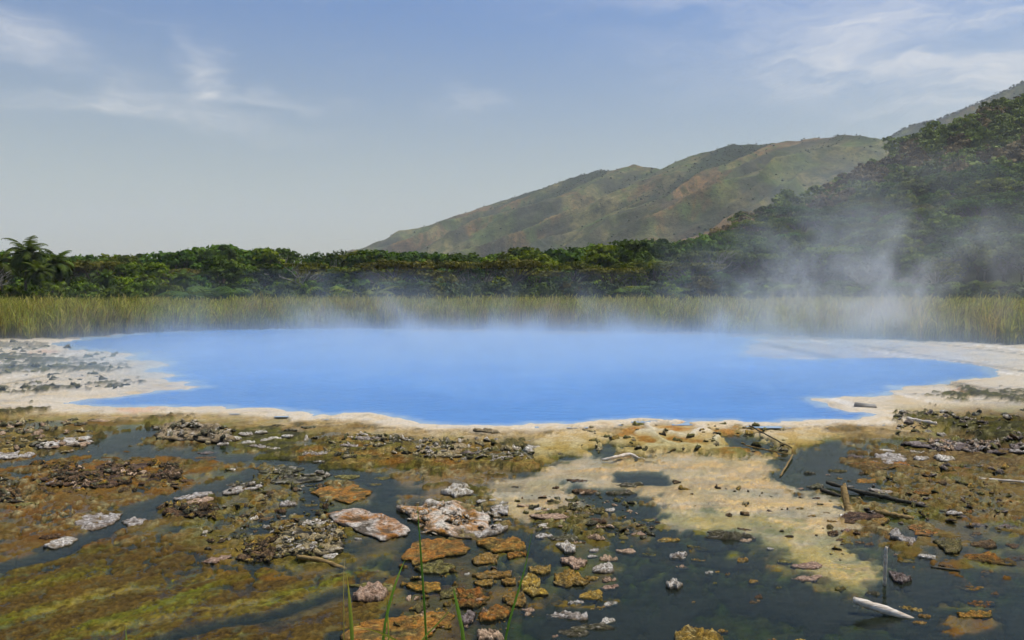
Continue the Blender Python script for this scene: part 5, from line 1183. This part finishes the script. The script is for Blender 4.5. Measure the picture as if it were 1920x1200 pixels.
# ------------------------------------------------------------------ steam over the pool
def mat_steam(plumes):
    m, n = new_mat('steam')
    pos = n.n('ShaderNodeNewGeometry').outputs['Position']
    sp = n.n('ShaderNodeSeparateXYZ', {0: pos}); x, y, z = sp.outputs
    wv = n.noise(n.vm('MULTIPLY', pos, (.17, .17, .13)), 1.0, 1.0, .6, 0.0, out=1)
    ws = n.n('ShaderNodeSeparateXYZ', {0: n.vm('SUBTRACT', wv, (.5, .5, .5))})
    xw = n.m('MULTIPLY_ADD', ws.outputs[0], 9.0, x); yw = n.m('MULTIPLY_ADD', ws.outputs[1], 6.0, y)
    wisp = n.noise(n.n('ShaderNodeCombineXYZ', {0: n.m('MULTIPLY', xw, .40), 1: n.m('MULTIPLY', yw, .34), 2: n.m('MULTIPLY', z, .30)}).outputs[0], 1.0, 3.0, .6, 0.0)
    wv2 = n.ramp(wisp, .45, .72)
    def bl(cx, cy_, rx, ry):
        a = n.m('MULTIPLY', n.m('SUBTRACT', x, cx), 1 / rx); b = n.m('MULTIPLY', n.m('SUBTRACT', y, cy_), 1 / ry)
        return n.m('EXPONENT', n.m('MULTIPLY', n.m('MULTIPLY_ADD', a, a, n.m('MULTIPLY', b, b)), -1.0))
    blob, blob2 = bl(-.5, 29.0, 12.0, 7.5), bl(-.5, 41.5, 15.0, 5.5)
    low = n.m('MULTIPLY', n.m('EXPONENT', n.m('MULTIPLY', z, -2.6)), n.m('MULTIPLY', n.m('MULTIPLY_ADD', blob, 1.25, n.m('MULTIPLY', blob2, .55)), n.m('MULTIPLY_ADD', wv2, .8, .40)))
    mid = n.m('MULTIPLY', n.m('EXPONENT', n.m('MULTIPLY', z, -.80)), n.m('MULTIPLY', blob2, n.m('MULTIPLY', wv2, .32)))
    dens = n.m('ADD', low, mid)
    def plume(x0, z1, x1, y0, r, amp, top):
        t = n.m('MULTIPLY', z, 1 / z1); xc = n.m('MULTIPLY_ADD', t, x1 - x0, x0); ir = n.m('DIVIDE', 1.0, n.m('MULTIPLY_ADD', t, r * .6, r))
        a = n.m('MULTIPLY', n.m('SUBTRACT', xw, xc), ir); b = n.m('MULTIPLY', n.m('MULTIPLY', n.m('SUBTRACT', yw, y0), ir), .75)
        q = n.m('EXPONENT', n.m('MULTIPLY', n.m('MULTIPLY_ADD', a, a, n.m('MULTIPLY', b, b)), -1.0))
        fade = n.ramp(n.m('SUBTRACT', top, z), 0.0, top * .85)
        return n.m('MULTIPLY', n.m('MULTIPLY', q, fade), n.m('MULTIPLY', n.m('MULTIPLY_ADD', wv2, 1.0, .04), amp))
    for pl in plumes: dens = n.m('ADD', dens, plume(*pl))
    colr = n.mix(n.ramp(z, 0.0, 1.6), (.60, .81, 1.0), (.90, .95, 1.0))  # blue light from the pool put into the low steam's colour
    v = n.n('ShaderNodeVolumePrincipled', {'Color': colr, 'Density': dens, 'Anisotropy': 0.15})
    finish(n, None, v.outputs[0]); m.cycles.volume_step_rate = 2.0; return m
def vbox(name, lo, hi, mat, **kw):
    x0, y0, z0 = lo; x1, y1, z1 = hi
    V = np.array([[x0,y0,z0],[x1,y0,z0],[x1,y1,z0],[x0,y1,z0],[x0,y0,z1],[x1,y0,z1],[x1,y1,z1],[x0,y1,z1]])
    Fq = np.array([[0,3,2,1],[4,5,6,7],[0,1,5,4],[1,2,6,5],[2,3,7,6],[3,0,4,7]])
    return ob(name, mk(name, V, Fq, mat, False), **kw)
PL = [(13.5, 8.0, 19.0, 35.0, 3.4, .12, 9.8), (10.5, 5.0, 13.4, 37.0, 3.4, .13, 6.8), (19.0, 10.0, 15.0, 36.0, 2.8, .10, 11.4)]
vbox('steam', (-24, 15.5, .012), (7.0, 50, 3.6), mat_steam([(-7.6, 4.0, -6.6, 38.0, 2.0, .14, 4.4)]), kind='stuff', label='bluish white steam drifting low over the left and middle of the pool', cat='steam')
vbox('steam', (7.01, 16, .012), (28, 48, 11.5), mat_steam(PL), kind='stuff', label='steam plumes rising from the right end of the pool', cat='steam')

# ------------------------------------------------------------------ haze in the air
hm, hn_ = new_mat('haze')
hv = hn_.n('ShaderNodeVolumePrincipled', {'Color': (.92, .94, .97, 1), 'Density': .00012, 'Anisotropy': 0.0})
finish(hn_, None, hv.outputs[0])
vbox('haze', (-9500, -900, -6.0), (9500, 9500, 900.0), hm, kind='stuff', label='pale bluish haze hanging in the distance', cat='haze')

# ------------------------------------------------------------------ tell look-alikes apart by their order from the left
def ordinal(k):
    w_ = ['first', 'second', 'third', 'fourth', 'fifth', 'sixth', 'seventh', 'eighth', 'ninth', 'tenth', 'eleventh', 'twelfth']
    return w_[k] if k < 12 else f'{k + 1}' + {1: 'st', 2: 'nd', 3: 'rd'}.get((k + 1) % 10 if (k + 1) % 100 not in (11, 12, 13) else 0, 'th')
by = {}
for o in COL.objects:
    if 'label' in o and 'category' in o and not o.parent: by.setdefault(o['label'], []).append(o)
for lab, os_ in by.items():
    if len(os_) > 1:
        os_.sort(key=lambda q: q.location.x / max(q.location.y, .1))
        for k, o in enumerate(os_):
            o['label'] = lab + (', leftmost' if k == 0 else ', rightmost' if k == len(os_) - 1 else f', {ordinal(k)} from left')
for o in rocks:
    if '_px' in o: del o['_px']
